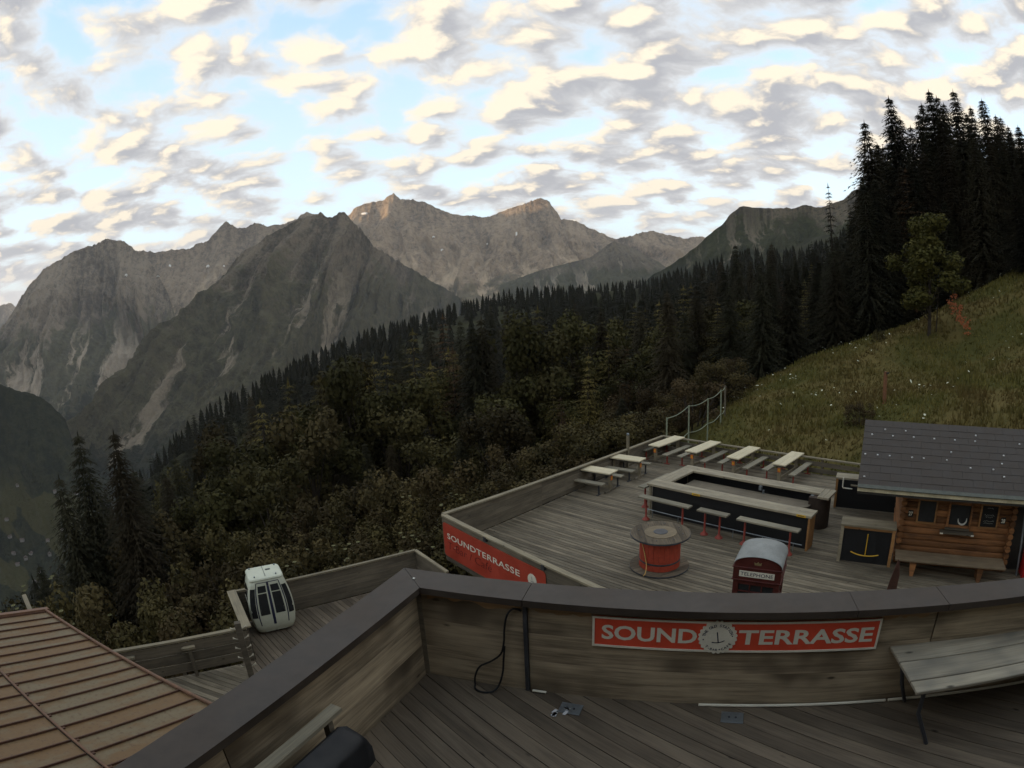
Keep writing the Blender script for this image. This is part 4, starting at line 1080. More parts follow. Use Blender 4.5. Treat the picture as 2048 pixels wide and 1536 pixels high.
# black cable on the wall
def to_wall(s, y, z): p = W0 + f2 * s + n2 * y; return (p.x, p.y, z)
cab = [(1.005, -.02, .90), (.96, -.035, .925), (.91, -.04, .90), (.87, -.035, .82), (.845, -.03, .68), (.835, -.03, .55), (.80, -.035, .41), (.70, -.04, .31), (.59, -.05, .235), (.54, -.06, .12), (.535, -.07, .02), (.56, -.13, .014), (.64, -.16, .013), (.73, -.13, .015), (.775, -.07, .06), (.81, -.04, .20), (.825, -.035, .36), (.838, -.03, .50)]
def smooth_path(pts, k=4):
    out = []
    for i in range(len(pts) - 1):
        p0, p1, p2, p3 = [Vector(pts[max(0, min(len(pts) - 1, i + j))]) for j in (-1, 0, 1, 2)]
        for q in range(k):
            t = q / k
            out.append(.5 * ((2 * p1) + (p2 - p0) * t + (2 * p0 - 5 * p1 + 4 * p2 - p3) * t * t + (3 * p1 - p0 - 3 * p2 + p3) * t ** 3))
    return out + [Vector(pts[-1])]
mb = MB(); mb.tube(smooth_path([to_wall(*p) for p in cab]), .0095, 8)
tag(mb.build('black_cable', m_black, smooth=True), 'black cable hanging in a loop from the parapet post to the floor', 'cable')
# socket plates screwed to the floor
for (x, y), lb in (((.40, 4.10), 'small metal floor plate with scraps of plastic near the hanging cable'), ((1.78, 3.70), 'square grey metal plate with two bolts on the floor under the sign')):
    e = thing('floor_plate', lb, 'metal plate', (x, y, .004), rad(-22))
    mb = MB(); mb.box((0, 0, .004), (.20, .15, .006), bev=.002); mb.build('plate', m_greymetal, e)
    for k in (-.03, .03):
        mb = MB(); mb.lathe([(.011, .007), (.011, .013), (.006, .016)], 8, (k, 0, 0)); mb.build('bolt', m_darkmetal, e)
mb = MB(); rng = random.Random(4)
for k in range(7): mb.box((.30 + rng.uniform(-.08, .08), 4.07 + rng.uniform(-.05, .05), .012), (.06, .03, .002), rng.uniform(0, 3))
tag(mb.build('plastic_scrap', plain('clear_scrap', (.5, .5, .5), .2, var=.1)), 'crumpled clear plastic scrap lying beside the floor plate', 'litter')

# grey bench on the right
be = thing('terrace_bench', 'silvery weathered wooden bench against the parapet at the lower right', 'bench', (2.98, 2.80, 0), rad(-14))
for y0, y1 in ((.0, .15), (.163, .43), (.443, .69)):
    mb = MB(); mb.box((0, 0, 0), (3.3, y1 - y0, .035), bev=.006); mb.build('seat_board', m_benchtop, be, (1.65, (y0 + y1) / 2, .605))
for x in (.10, 1.6, 3.1):
    for s_ in (0, 1):
        mb = MB(); mb.tube([(x, .05 + .56 * s_, .585), (x + .05, .10 + .44 * s_, .30), (x + .20, .02 + .62 * s_, .0)], .02, 8); mb.build('leg', m_darkmetal, be, smooth=True)
mb = MB(); mb.box((1.62, .12, .565), (3.0, .035, .04)); mb.box((1.62, .58, .565), (3.0, .035, .04)); mb.build('seat_frame', m_darkmetal, be)

# bench with a dark padded cover at the lower left
be = thing('covered_bench', 'dark covered bench with a pale wooden back board beside the side parapet', 'bench', (-1.36, 3.22, 0), LA)
mb = MB(); mb.box((0, 0, 0), (1.9, .10, .05), bev=.008); mb.build('back_board', m_seat, be, (.93, -.02, .74))
for x in (.1, 1.2):
    mb = MB(); mb.box((0, 0, 0), (.05, .06, .72)); mb.build('back_post', m_board, be, (x, -.03, .36))
prof = [(.035, .34), (.035, .60), (.05, .655), (.085, .675), (.20, .64), (.255, .61), (.275, .57), (.28, .34)]
mb = MB(); n_ = len(prof); Vv = []
for x, k in ((.0, .62), (.03, .88), (.09, 1.0), (1.9, 1.0)):
    for y_, z_ in prof: Vv.append((x, .16 + (y_ - .16) * (.75 + .25 * k), .34 + (z_ - .34) * k))
Ff = [tuple(range(n_)), tuple(range(4 * n_ - 1, 3 * n_ - 1, -1))]
for r in range(3):
    for k in range(n_): Ff.append((r * n_ + k, (r + 1) * n_ + k, (r + 1) * n_ + (k + 1) % n_, r * n_ + (k + 1) % n_))
mb.raw(Vv, Ff); mb.build('cover', plain('navy_cover', (.011, .012, .014), .5, var=.3), be, smooth=True)
mb = MB(); mb.box((0, 0, 0), (1.8, .30, .04)); mb.build('lower_board', m_board, be, (.98, .22, .20))
for x in (.12, 1.2):
    for y_ in (.09, .33):
        mb = MB(); mb.tube([(x, y_, .36), (x - .03, y_ + .03, 0)], .018, 8); mb.build('leg', m_darkmetal, be)

# station building behind the viewpoint, unseen; added and sized to shade the terrace
sb = thing('unseen_station_building', 'unseen timber station building behind the upper terrace, added to shade it', 'building', (0, -.55, 0), FA)
mb = MB(); mb.box((3.5, -3.2, -1.3), (17, 6, 11.8)); mb.build('wall', m_board, sb)
mb = MB(); mb.prism([(-6.4, 4.75), (.55, 4.75), (.55, 4.95), (-3.2, 6.3), (-6.4, 4.95)], -5.5, 12.5, 'yz'); mb.build('roof', m_coping, sb)
# ------------------------------------------------------------------ lower terrace
ZL = -3.7
A_ = Vector((-2.25, 16.34)); K_ = Vector((7.2, 26.5)); E_ = Vector((13.85, 19.5))
FF = rad(-52.03); ff = Vector((math.cos(FF), math.sin(FF)))
low_poly = [tuple(A_), tuple(K_), tuple(E_), (19.8, 13.3), (16.8, 2.6), tuple(A_ + ff * 9.0)]
o = slab('lower_terrace_floor', low_poly, ZL - .35, ZL - .036, m_base)
lay_planks(o, low_poly, ZL, rad(-45), 0.146, 0.017, 0.03, m_deck, 21, cuts=0)
def fence_run(name, label, a, b, h0, h1, z, rows, cap=(.16, .05), post_every=2.2, mat=m_board, outer=1, row0=.04, posts=True, capmat=None, gap=.008):
    """board fence from a to b: cap rail, boards, posts; h0/h1 are the top heights at the ends"""
    a = Vector(a); b = Vector(b); d_ = b - a; L = d_.length; ang = math.atan2(d_.y, d_.x)
    e = thing(name, label, 'fence', (a.x, a.y, z), ang)
    top = lambda x: h0 + (h1 - h0) * x / L
    mb = MB(); mb.bar((0, 0, h0 - cap[1] / 2), (L, 0, h1 - cap[1] / 2), cap[0], cap[1]); mb.build('cap_rail', capmat or m_rail, e)
    rh0 = (h0 - cap[1] - .03 - row0) / rows; rh1 = (h1 - cap[1] - .03 - row0) / rows
    ns = max(1, round(L / 4.2))
    for r in range(rows):
        for k in range(ns):
            x0 = L * k / ns + .003; x1 = L * (k + 1) / ns - .003
            q0, q1 = x0 / L, x1 / L
            za = row0 + r * (rh0 + (rh1 - rh0) * q0); zb = row0 + r * (rh0 + (rh1 - rh0) * q1)
            ha = rh0 + (rh1 - rh0) * q0 - gap; hb = rh0 + (rh1 - rh0) * q1 - gap
            cx_ = (x0 + x1) / 2; y0 = -.015 + (.004 if (r + k) % 2 else 0)
            mb = MB(); l = (x1 - x0) / 2
            zc = (za + zb) / 2
            V = [(-l, y0, za - zc), (l, y0, zb - zc), (l, y0 + .028, zb - zc), (-l, y0 + .028, za - zc), (-l, y0, za + ha - zc), (l, y0, zb + hb - zc), (l, y0 + .028, zb + hb - zc), (-l, y0 + .028, za + ha - zc)]
            mb.raw(V, [(3, 2, 1, 0), (4, 5, 6, 7), (0, 1, 5, 4), (1, 2, 6, 5), (2, 3, 7, 6), (3, 0, 4, 7)])
            mb.build('board', mat, e, (cx_, 0, zc))
    if posts:
        n = max(1, round(L / post_every))
        for k in range(n + 1):
            x = min(max(L * k / n, .06), L - .06)
            mb = MB(); mb.box((x, .055 * outer, (top(x) - cap[1]) / 2 - .15), (.09, .08, top(x) - cap[1] + .3)); mb.build('post', mat, e)
    return e
fL = fence_run('board_fence', 'long board railing with a pale cap along the valley side of the lower terrace', A_, K_, 1.1, .75, ZL, 5, outer=1)
fB = fence_run('board_fence', 'low board railing at the back of the lower terrace below the meadow', K_, E_ + (E_ - K_).normalized() * .4, .75, .70, ZL, 2, outer=1, row0=.06, gap=.10)
for x in (9.0,):
    pass
# front railing that carries the red banner
fF = fence_run('board_fence', 'board railing behind the red terrace banner', A_, A_ + ff * 7.6, 1.08, 1.08, ZL, 4, outer=1, row0=-.44)
for x in (2.26, 4.66):
    mb = MB(); mb.box((x, -.06, .99), (.11, .07, .13)); mb.build('rail_block', m_darkmetal, fF)
# signal post on the railing
e = thing('railing_post', 'tall round-topped wooden post standing up from the railing near the tables', 'post', (4.93, 23.98, ZL), rad(44))
mb = MB(); mb.box((0, 0, .72), (.10, .10, 1.44)); mb.build('post', m_rail, e)
mb = MB(); mb.lathe([(.035, 1.44), (.06, 1.47), (.06, 1.53), (.02, 1.56)], 10); mb.build('cap', m_greymetal, e)

ban = thing('terrace_banner', 'slanting red banner reading SOUNDTERRASSE on the lower terrace railing', 'banner', (A_.x, A_.y, ZL), FF)
poly = []
for cx_, cz2, a0 in ((4.60, .74, 0), (.11, .74, 90), (.11, -.15, 180), (4.60, -.15, 270)):
    for k in range(6):
        a = rad(a0 + 18 * k); poly.append((cx_ + .11 * math.cos(a), cz2 + .11 * math.sin(a)))
mb = MB(); mb.prism(poly, -.040, -.028, 'xz'); mb.build('banner_board', plain('banner_red', (.36, .048, .026), .5, var=.14, scale=2), ban)
inner = []
for cx_, cz2, a0, r in ((4.60, .74, 0, .10), (.11, .74, 90, .10), (.11, -.15, 180, .10), (4.60, -.15, 270, .10)):
    for k in range(6):
        a = rad(a0 + 18 * k); inner.append((cx_ + r * math.cos(a), cz2 + r * math.sin(a)))
mb = MB(); n_ = len(poly)
mb.raw([(p[0], -.0425, p[1]) for p in poly] + [(p[0], -.0425, p[1]) for p in inner], [(k, (k + 1) % n_, n_ + (k + 1) % n_, n_ + k) for k in range(n_)])
mb.build('banner_edge', plain('edge_orange', (.42, .10, .05), .5, var=.1), ban)
lettering('lettering', 'SOUNDTERRASSE', .22, .36, 3.48, .185, -.043, m_signwhite, ban, bold=.012, sp=1.05)
lettering('script_lettering', 'T-Bar / Café', .20, .03, 2.25, .24, -.043, plain('script_ink', (.10, .012, .012), .5, var=.2), ban, bold=-.012, shear=.15)
mb = MB(); disc(mb, 4.20, .46, .165, -.052, -.041, 72, 18, .02); emb = mb.build('emblem', m_signwhite, ban)
mb = MB(); tbar_mark(mb, 4.20, .48, .14, -.0535, .014, rad(6)); mb.build('lift_bar_mark', m_ink, emb)
mb = MB(); disc(mb, .62, .17, .02, -.046, -.041, 4); mb.build('pale_spot', m_signwhite, ban)

# ---- picnic tables and their benches
m_plate = plain('orange_plate', (.60, .12, .03), .5, var=.15)
def picnic_table(label, x, y, ang, L, W_, dark=False):
    e = thing('picnic_table', label, 'table', (x, y, ZL), rad(ang), 'picnic tables on the lower terrace')
    for k in (-1, 1):
        mb = MB(); mb.box((0, 0, 0), (L, W_ / 2 - .004, .055), bev=.006); mb.build('top_board', m_table, e, (0, k * W_ / 4, .775))
    mb = MB(); mb.box((0, 0, .725), (L - .1, W_ - .12, .04)); mb.build('apron', m_darkmetal, e)
    for s_ in (-1, 1):
        mb = MB(); mb.box((s_ * (L / 2 - .16), 0, .36), (.09, .14, .70)); mb.build('leg', m_rail, e)
        mb = MB(); mb.box((s_ * (L / 2 - .16), 0, .04), (.10, W_ + .12, .07)); mb.build('foot', m_board, e)
    mb = MB(); mb.box((0, 0, .16), (L - .42, .05, .10)); mb.build('stretcher', m_rail, e)
    end = -1 if ang > 0 else 1
    mb = MB(); mb.box((0, 0, 0), (.012, .13, .17), bev=.003); pl_ = mb.build('number_plate', m_plate, e, (end * (L / 2 - .10), 0, .54))
    mb = MB()
    for r_ in (45, -45): mb.box((end * .008, 0, 0), (.004, .13, .028), M=Matrix.Rotation(rad(r_), 3, 'X'))
    mb.build('cross_mark', m_yellow, pl_)
    return e
def side_bench(label, x, y, ang, L, red=True, h=.47, w_=.29):
    e = thing('side_bench', label, 'bench', (x, y, ZL), rad(ang), 'benches at the picnic tables')
    mb = MB(); mb.box((0, 0, 0), (L, w_, .055), bev=.006); mb.build('seat', m_seat, e, (0, 0, h - .022))
    mt = m_redmetal if red else m_darkmetal
    for s_ in (-1, 1):
        mb = MB(); x_ = s_ * (L / 2 - .22)
        mb.box((x_, 0, (h - .045) / 2 + .01), (.05, .05, h - .085)); mb.box((x_, 0, .015), (.07, .26, .03)); mb.box((x_, 0, h - .056), (.07, .20, .02))
        mb.build('leg', mt, e)
    return e
TAB = [(3.15, 21.35, -40, 1.55, .64, 'nearest the banner end of the railing'), (4.63, 22.82, -40, 1.55, .62, 'second along the railing'),
       (7.05, 25.2, 41, 2.2, .60, 'in the far corner'), (8.38, 23.8, 41, 2.25, .60, 'second from the far corner'),
       (9.74, 22.35, 41, 2.2, .60, 'third from the far corner'), (11.2, 20.9, 41, 2.25, .60, 'closest to the hut')]
for k, (x, y, a, L, W_, where) in enumerate(TAB):
    picnic_table('pale-topped picnic table ' + where, x, y, a, L, W_)
    n_ = Vector((-math.sin(rad(a)), math.cos(rad(a)))); q = Vector((math.cos(rad(a)), math.sin(rad(a))))
    for s_, wd in ((-1, 'near side'), (1, 'far side')):
        c_ = Vector((x, y)) + n_ * s_ * .62 + q * (.06 * s_)
        side_bench('plank bench on the %s of the table %s' % (wd, where), c_.x, c_.y, a, L - .05, red=(a > 0))

# ---- bar island
BA = rad(-48)
bar = thing('bar_island', 'rectangular outdoor bar with grey plank counters and black front', 'bar', (4.47, 18.27, ZL), BA)
def top(x0, x1, y0, y1, z=1.09, ax=0):
    mb = MB()
    if ax == 0: mb.box((0, 0, 0), (x1 - x0, y1 - y0, .075), bev=.008); mb.build('counter_board', m_top, bar, ((x0 + x1) / 2, (y0 + y1) / 2, z))
    else: mb.box((0, 0, 0), (y1 - y0, x1 - x0, .075), bev=.008); mb.build('counter_board', m_top, bar, ((x0 + x1) / 2, (y0 + y1) / 2, z), rad(90))
for k in range(3): top(-.02, 5.88, -.05 + .20 * k, -.05 + .20 * k + .197)
for k in range(3): top(.0 + .19 * k, .0 + .19 * k + .187, .553, 2.10, ax=1)
for k in range(3): top(-.0, 5.45, 2.104 + .185 * k, 2.104 + .185 * k + .182)
for k in range(2): top(5.455 + .2 * k, 5.455 + .2 * k + .197, 1.75, 2.66, ax=1)
mb = MB(); mb.box((2.92, .12, .53), (5.62, .03, 1.02)); mb.build('front_panel', m_black, bar)
mb = MB(); mb.box((5.80, .26, .525), (.06, .52, 1.05)); mb.build('end_panel', m_orange, bar)
mb = MB(); mb.box((.10, 1.3, .53), (.03, 2.3, 1.0)); mb.build('side_panel', m_black, bar)
mb = MB(); mb.box((2.8, 2.58, .53), (5.5, .03, 1.0)); mb.build('rear_panel', m_black, bar)
for (x, y) in ((.06, .06), (.06, 2.5)):
    mb = MB(); mb.box((x, y, .525), (.07, .07, 1.05)); mb.build('corner_post', m_rail, bar)
poly = [(5.15, 1.80)] + [(5.42 + .38 * math.cos(rad(a)), 2.18 + .40 * math.sin(rad(a))) for a in range(-70, 91, 20)] + [(5.15, 2.58)]
mb = MB(); mb.prism(poly, .0, 1.045, 'xy'); mb.build('rounded_end', plain('dark_cladding', (.040, .026, .018), .7, var=.4), bar, smooth=True)
poly = [(.62, 1.36), (4.9, 1.36)] + [(4.9 + .34 * math.sin(rad(a)), 1.70 - .34 * math.cos(rad(a))) for a in range(15, 91, 15)] + [(5.24, 2.09), (.62, 2.09)]
mb = MB(); mb.prism(poly, .76, .80, 'xy'); mb.build('inner_shelf', m_board, bar)
mb = MB(); mb.box((2.7, 1.42, .40), (4.2, .03, .72)); mb.build('shelf_front', m_black, bar)
mb = MB(); mb.box((1.05, .95, .78), (.8, .75, .04)); mb.build('inner_shelf', m_board, bar)
mb = MB(); mb.box((1.42, .95, .38), (.03, .73, .75)); mb.build('shelf_front', m_black, bar)
for (x, y) in ((3.3, 2.03), (5.2, 2.03)):
    mb = MB(); mb.box((x, y, .98), (.10, .10, .14)); mb.lathe([(.04, .0), (.04, .12)], 10, (x + .12, y, .80)); mb.build('tap', m_greymetal, bar)
mb = MB(); mb.tube([(.12, -.20, .26), (5.72, -.20, .26)], .018, 8); rail_ = mb.build('foot_rail', m_greymetal, bar, smooth=True)
for k in range(6):
    x = .35 + 1.02 * k
    mb = MB(); mb.tube([(x, -.20, .26), (x, -.20, .0)], .012, 6); mb.build('rail_bracket', m_greymetal, bar)
for x in (1.92, 5.55):
    mb = MB(); mb.box((x, -.0545, 1.09), (.30, .006, .07)); st = mb.build('yellow_sticker', m_yellow, bar)
    mb = MB(); mb.box((x, -.0585, 1.09), (.20, .002, .018)); mb.build('print', m_ink, st)
for x0, x1, lb in ((.02, 1.98, 'left of three along the bar front, nearest the railing'), (2.28, 3.34, 'short middle one of three along the bar front'), (3.68, 5.70, 'long one nearest the phone box')):
    e = thing('bar_bench', 'raised plank bench on red pedestals, ' + lb, 'bar bench', tuple(Vector((4.47, 18.27, ZL)) + Matrix.Rotation(BA, 3, 'Z') @ Vector((x0, -.48, 0))), BA, 'benches along the bar')
    L = x1 - x0
    mb = MB(); mb.box((0, 0, 0), (L, .28, .06), bev=.008); mb.build('seat', m_seat, e, (L / 2, 0, .80))
    for x in (.25, L - .28):
        mb = MB(); mb.lathe([(.13, 0), (.13, .02), (.05, .10), (.033, .14), (.033, .76), (.07, .77)], 12, (x, 0, 0)); mb.build('pedestal', m_redmetal, e, smooth=True)
e = thing('bar_bench', 'raised plank bench at the railing end of the bar', 'bar bench', tuple(Vector((4.47, 18.27, ZL)) + Matrix.Rotation(BA, 3, 'Z') @ Vector((-.46, .25, 0))), BA + rad(90), 'benches along the bar')
mb = MB(); mb.box((0, 0, 0), (1.9, .28, .06), bev=.008); mb.build('seat', m_seat, e, (.95, 0, .80))
for x in (.25, 1.6):
    mb = MB(); mb.lathe([(.13, 0), (.13, .02), (.05, .10), (.033, .14), (.033, .76), (.07, .77)], 12, (x, 0, 0)); mb.build('pedestal', m_redmetal, e, smooth=True)

# ---- cable spool used as a table
sp = thing('cable_spool', 'wooden cable spool table with red drum and round plank top', 'table', (3.87, 14.22, ZL), rad(20))
m_stave = plain('red_stave', (.34, .052, .026), .6, var=.25, scale=9)
m_flange = wood('spool_boards', (.045, .037, .029), (.155, .128, .098), .85, grain=1.2, rnd=.35)
def round_boards(z0, z1, R, n, nm, mat, ang=0.0):
    w_ = 2 * R / n
    for k in range(n):
        v0, v1 = -R + k * w_ + .003, -R + (k + 1) * w_ - .003
        c0 = [(-math.sqrt(max(0, R * R - v * v)), v) for v in np.linspace(v0, v1, 6)]; c1 = [(-x, v) for x, v in reversed(c0)]
        poly = c0 + c1
        mb = MB(); vm = (v0 + v1) / 2; mb.prism([(x, v - vm) for x, v in poly], z0, z1, 'xy'); mb.build(nm, mat, sp, (-math.sin(ang) * vm, math.cos(ang) * vm, 0), ang)
round_boards(.0, .055, .83, 9, 'base_board', m_flange)
round_boards(.965, 1.02, .83, 9, 'top_board', m_flange, rad(65))
mb = MB(); mb.lathe([(.836, .967), (.840, .97), (.840, 1.005), (.836, 1.008)], 40); mb.build('iron_tyre', m_darkmetal, sp, smooth=True)
mb = MB(); mb.lathe([(.832, .010), (.836, .012), (.836, .045), (.832, .048)], 40); mb.build('iron_tyre', m_darkmetal, sp, smooth=True)
m_inset = wood('inset_boards', (.14, .115, .085), (.28, .235, .17), .8, grain=1.2, rnd=.2)
mb = MB(); mb.lathe([(.45, 1.012), (.45, 1.032), (.44, 1.036)], 40); mb.build('inset_disc', m_inset, sp)
mb = MB(); mb.lathe([(.20, 1.03), (.20, 1.044), (.18, 1.048)], 24); mb.build('hub_plate', m_darkmetal, sp)
for k in range(8):
    a = 2 * math.pi * k / 8; mb = MB(); mb.lathe([(.02, 1.02), (.02, 1.032), (.0, 1.034)], 8, (.62 * math.cos(a), .62 * math.sin(a), 0)); mb.build('bolt', m_darkmetal, sp)
for k in range(24):
    a = 2 * math.pi * k / 24
    mb = MB(); mb.box((0, 0, 0), (.035, .143, .90), bev=.006); mb.build('stave', m_stave, sp, (.55 * math.cos(a), .55 * math.sin(a), .51), a)
mb = MB(); mb.lathe([(.574, .24), (.580, .245), (.580, .285), (.574, .29)], 36); mb.build('iron_band', m_darkmetal, sp, smooth=True)
rp = []
for k in range(15):
    a = rad(150 + 12 * k); rp.append((.60 * math.cos(a), .60 * math.sin(a), .90 - .05 * math.sin(math.pi * k / 14)))
rp = [(-.80, -.42, .07), (-.70, -.36, .10), (-.58, -.22, .25), (-.585, -.12, .55)] + [(-.59, .0, .85)] + [(.60 * math.cos(rad(a)), .60 * math.sin(rad(a)), .88 + .0004 * (a - 190)) for a in range(195, 335, 14)]
mb = MB(); mb.tube(smooth_path(rp, 3), .013, 6); mb.build('yellow_strap', plain('strap', (.50, .30, .10), .7, var=.2), sp, smooth=True)

# ---- telephone box
ph = thing('telephone_box', 'red telephone box with grey domed roof and TELEPHONE sign', 'phone box', (4.72, 9.56, ZL), rad(-33))
m_red = plain('oxide_red', (.075, .017, .013), .45, var=.25, scale=5); m_roofgrey = plain('faded_roof', (.23, .235, .22), .55, var=.22, scale=4)
hw = .46
for sx_ in (-1, 1):
    for sy_ in (-1, 1):
        mb = MB(); mb.box((sx_ * (hw - .05), sy_ * (hw - .05), 1.02), (.10, .10, 1.9), bev=.01); mb.build('corner_post', m_red, ph)
mb = MB(); mb.box((0, 0, .06), (hw * 2 + .04, hw * 2 + .04, .12), bev=.01); mb.build('plinth', m_red, ph)
for a in range(4):
    e_ = rad(90 * a); R_m = Matrix.Rotation(e_, 3, 'Z')
    pc = R_m @ Vector((0, -hw + .03, 0))
    mb = MB(); mb.box((0, 0, .33), (hw * 2 - .2, .03, .42)); mb.box((0, 0, 1.93), (hw * 2 - .2, .03, .10))
    for k in range(4): mb.box((-.36 + .24 * k + .0, -.004, 1.22), (.022, .03, 1.36))
    for k in range(9): mb.box((0, -.003, .56 + .165 * k), (hw * 2 - .2, .03, .018))
    dr = mb.build('door' if a == 0 else 'side_frame', m_red, ph, pc, e_)
    mb = MB(); mb.box((0, .012, 1.22), (hw * 2 - .22, .006, 1.36)); mb.build('glazing', m_glass, dr)
mb = MB(); mb.box((0, 0, 2.11), (hw * 2 + .03, hw * 2 + .03, .26), bev=.008); mb.build('fascia', m_red, ph)
for z in (1.975, 2.245):
    mb = MB(); mb.box((0, 0, z), (hw * 2 + .07, hw * 2 + .07, .022), bev=.004); mb.build('moulding', m_red, ph)
mb = MB(); mb.box((0, -hw - .019, 2.115), (.70, .008, .125)); sgn = mb.build('sign_panel', m_signwhite, ph)
lettering('lettering', 'TELEPHONE', -.325, 2.078, .65, .075, -hw - .0245, m_ink, sgn, bold=.005)
mb = MB()
def arch(half, rise, base=2.255, n=14):
    return [(-half, base)] + [(half * -math.cos(math.pi * k / n), base + .03 + rise * math.sin(math.pi * k / n)) for k in range(n + 1)] + [(half, base)]
for y_ in (-hw - .0, hw - .03):
    mb = MB(); mb.prism(arch(hw, .19), y_, y_ + .03, 'xz'); mb.build('pediment', m_red, ph)
V = []; n = 14; m_ = 9
for j in range(m_):
    q = -1 + 2 * j / (m_ - 1); lift = .05 * (1 - q * q)
    for k in range(n + 1):
        a = math.pi * k / n
        V.append((-(hw + .025) * math.cos(a), q * (hw + .02), 2.275 + (.215 + lift) * math.sin(a) ** .9 if 0 < k < n else 2.275))
F = [(j * (n + 1) + k, j * (n + 1) + k + 1, (j + 1) * (n + 1) + k + 1, (j + 1) * (n + 1) + k) for j in range(m_ - 1) for k in range(n)]
mb = MB(); mb.raw(V, F); mb.build('domed_roof', m_roofgrey, ph, smooth=True)
mb = MB()
mb.prism([(-.065, 2.315), (.065, 2.315), (.075, 2.375), (.035, 2.35), (0, 2.385), (-.035, 2.35), (-.075, 2.375)], -hw - .012, -hw - .002, 'xz'); mb.build('crown_crest', plain('dull_gold', (.20, .15, .07), .5, var=.2), ph)

# ---- counter with the lift bar emblem
HT = rad(-36.87); ht = Vector((.8, -.6)); hn = Vector((.6, .8))
def hut(t, n): p = ht * t + hn * n; return (p.x, p.y, ZL)
ct = thing('emblem_counter', 'black fronted wooden counter with yellow lift bar emblem beside the hut', 'counter', hut(-.68, 15.78), HT)
for k in range(3):
    mb = MB(); mb.box((0, 0, 0), (1.64, .20, .06), bev=.006); mb.build('top_board', m_rail, ct, (.79, .08 + .205 * k, 1.13))
for x in (.03, 1.55):
    mb = MB(); mb.box((x, .04, .55), (.09, .08, 1.10)); mb.build('leg', m_orange if x > 1 else m_rail, ct)
    mb = MB(); mb.box((x, .55, .55), (.09, .08, 1.10)); mb.build('leg', m_rail, ct)
mb = MB(); mb.box((.79, .02, 1.065), (1.42, .03, .07)); mb.build('apron', m_orange, ct)
mb = MB(); mb.box((.79, .06, .53), (1.42, .02, 1.0)); mb.build('front_panel', m_black, ct)
mb = MB(); mb.box((0, 0, 0), (.025, .014, .66)); mb.build('emblem_stick', m_yellow, ct, (.80, .043, .58))
pts = [(.36, .045, .33), (.55, .045, .27), (.79, .045, .245), (1.02, .045, .265), (1.20, .045, .31)]
mb = MB(); mb.tube(smooth_path(pts, 4), .018, 6); mb.build('emblem_bar', m_yellow, ct, smooth=True)

# ---- log hut
WN, T0, T1 = 16.15, 1.0, 4.45
hu = thing('log_hut', 'dark red log hut with grey tiled roof and two orange framed boards', 'hut', hut(0, WN), HT)
for k in range(11):
    z = .10 + .185 * k
    if 1.24 < z < 1.95:
        spans = [(T0, 2.42), (3.10, T1)]
    else:
        spans = [(T0, T1)]
    for x0, x1 in spans:
        mb = MB(); L = x1 - x0
        pr = [(.06 * math.copysign(abs(math.cos(rad(a))) ** .6, math.cos(rad(a))), .0935 * math.copysign(abs(math.sin(rad(a))) ** .7, math.sin(rad(a)))) for a in range(0, 360, 24)]
        mb.prism(pr, -L / 2, L / 2, 'yz'); mb.build('log', m_log, hu, ((x0 + x1) / 2, .06 + .012 * math.sin(k * 2.3), z), smooth=True)
for x in (T0 + .05, T1 - .05):
    for k in range(11):
        mb = MB(); mb.tube([(x, -.16, .19 + .185 * k), (x, 3.6, .19 + .185 * k)], .088, 10); mb.build('cross_log', m_log, hu, smooth=True)
mb = MB(); mb.box((T0 + 5, 2.0, 1.1), (9.6, 3.4, 2.2)); mb.build('inner_wall', m_base, hu)
mb = MB(); mb.box((2.76, .03, 1.62), (.70, .02, .66)); pane = mb.build('serving_hatch', m_glass, hu)
for x in (2.42, 3.10):
    mb = MB(); mb.box((x, -.02, 1.60), (.06, .10, .70)); mb.build('hatch_jamb', m_log, pane)
mb = MB(); mb.box((2.74, -.11, 1.11), (1.02, .22, .05), bev=.006); mb.box((2.74, -.03, 1.19), (.74, .10, .04)); mb.build('hatch_sill', m_board, pane)
for x in (2.27, 3.21):
    mb = MB(); mb.box((x, -.20, 1.10), (.09, .05, .04)); mb.build('sill_bracket', m_signwhite, pane)
mb = MB(); mb.tube([(2.86 + .13 * math.cos(rad(a)), .0, 1.46 + .14 * math.sin(rad(a))) for a in range(170, 381, 15)], [.010 + .018 * math.sin(math.pi * k / 14) for k in range(15)], 8); mb.build('white_basin', m_white, pane, smooth=True)
for x0, x1, nm in ((1.47, 2.06, 'window'), (3.36, 3.95, 'menu_board')):
    z0, z1 = 1.27, 1.98; cx_ = (x0 + x1) / 2
    mb = MB()
    mb.box((x0 + .025, -.03, (z0 + z1) / 2), (.05, .05, z1 - z0)); mb.box((x1 - .025, -.03, (z0 + z1) / 2), (.05, .05, z1 - z0)); mb.box((cx_, -.03, z0 + .025), (x1 - x0 - .1, .05, .05)); mb.box((cx_, -.03, z1 - .025), (x1 - x0 - .1, .05, .05))
    fr = mb.build(nm + '_frame', m_orange, hu)
    mb = MB(); mb.box((cx_, -.018, (z0 + z1) / 2), (x1 - x0 - .1, .02, z1 - z0 - .1)); mb.build('pane' if nm == 'window' else 'chalk_board', m_glass if nm == 'window' else m_black, fr)
    if nm == 'menu_board':
        rng = random.Random(8); m_chalk = plain('chalk', (.38, .38, .34), .9, var=.2)
        for r, zz_ in enumerate((1.86, 1.66, 1.60, 1.49, 1.43)):
            pts = []; wdt = (.20, .30, .22, .32, .28)[r]
            for k in range(18): pts.append((cx_ - wdt / 2 + wdt * k / 17, -.031, zz_ + rng.uniform(-.022, .022)))
            mb = MB(); mb.tube(pts, .004, 4); mb.build('chalk_line', m_chalk, fr)
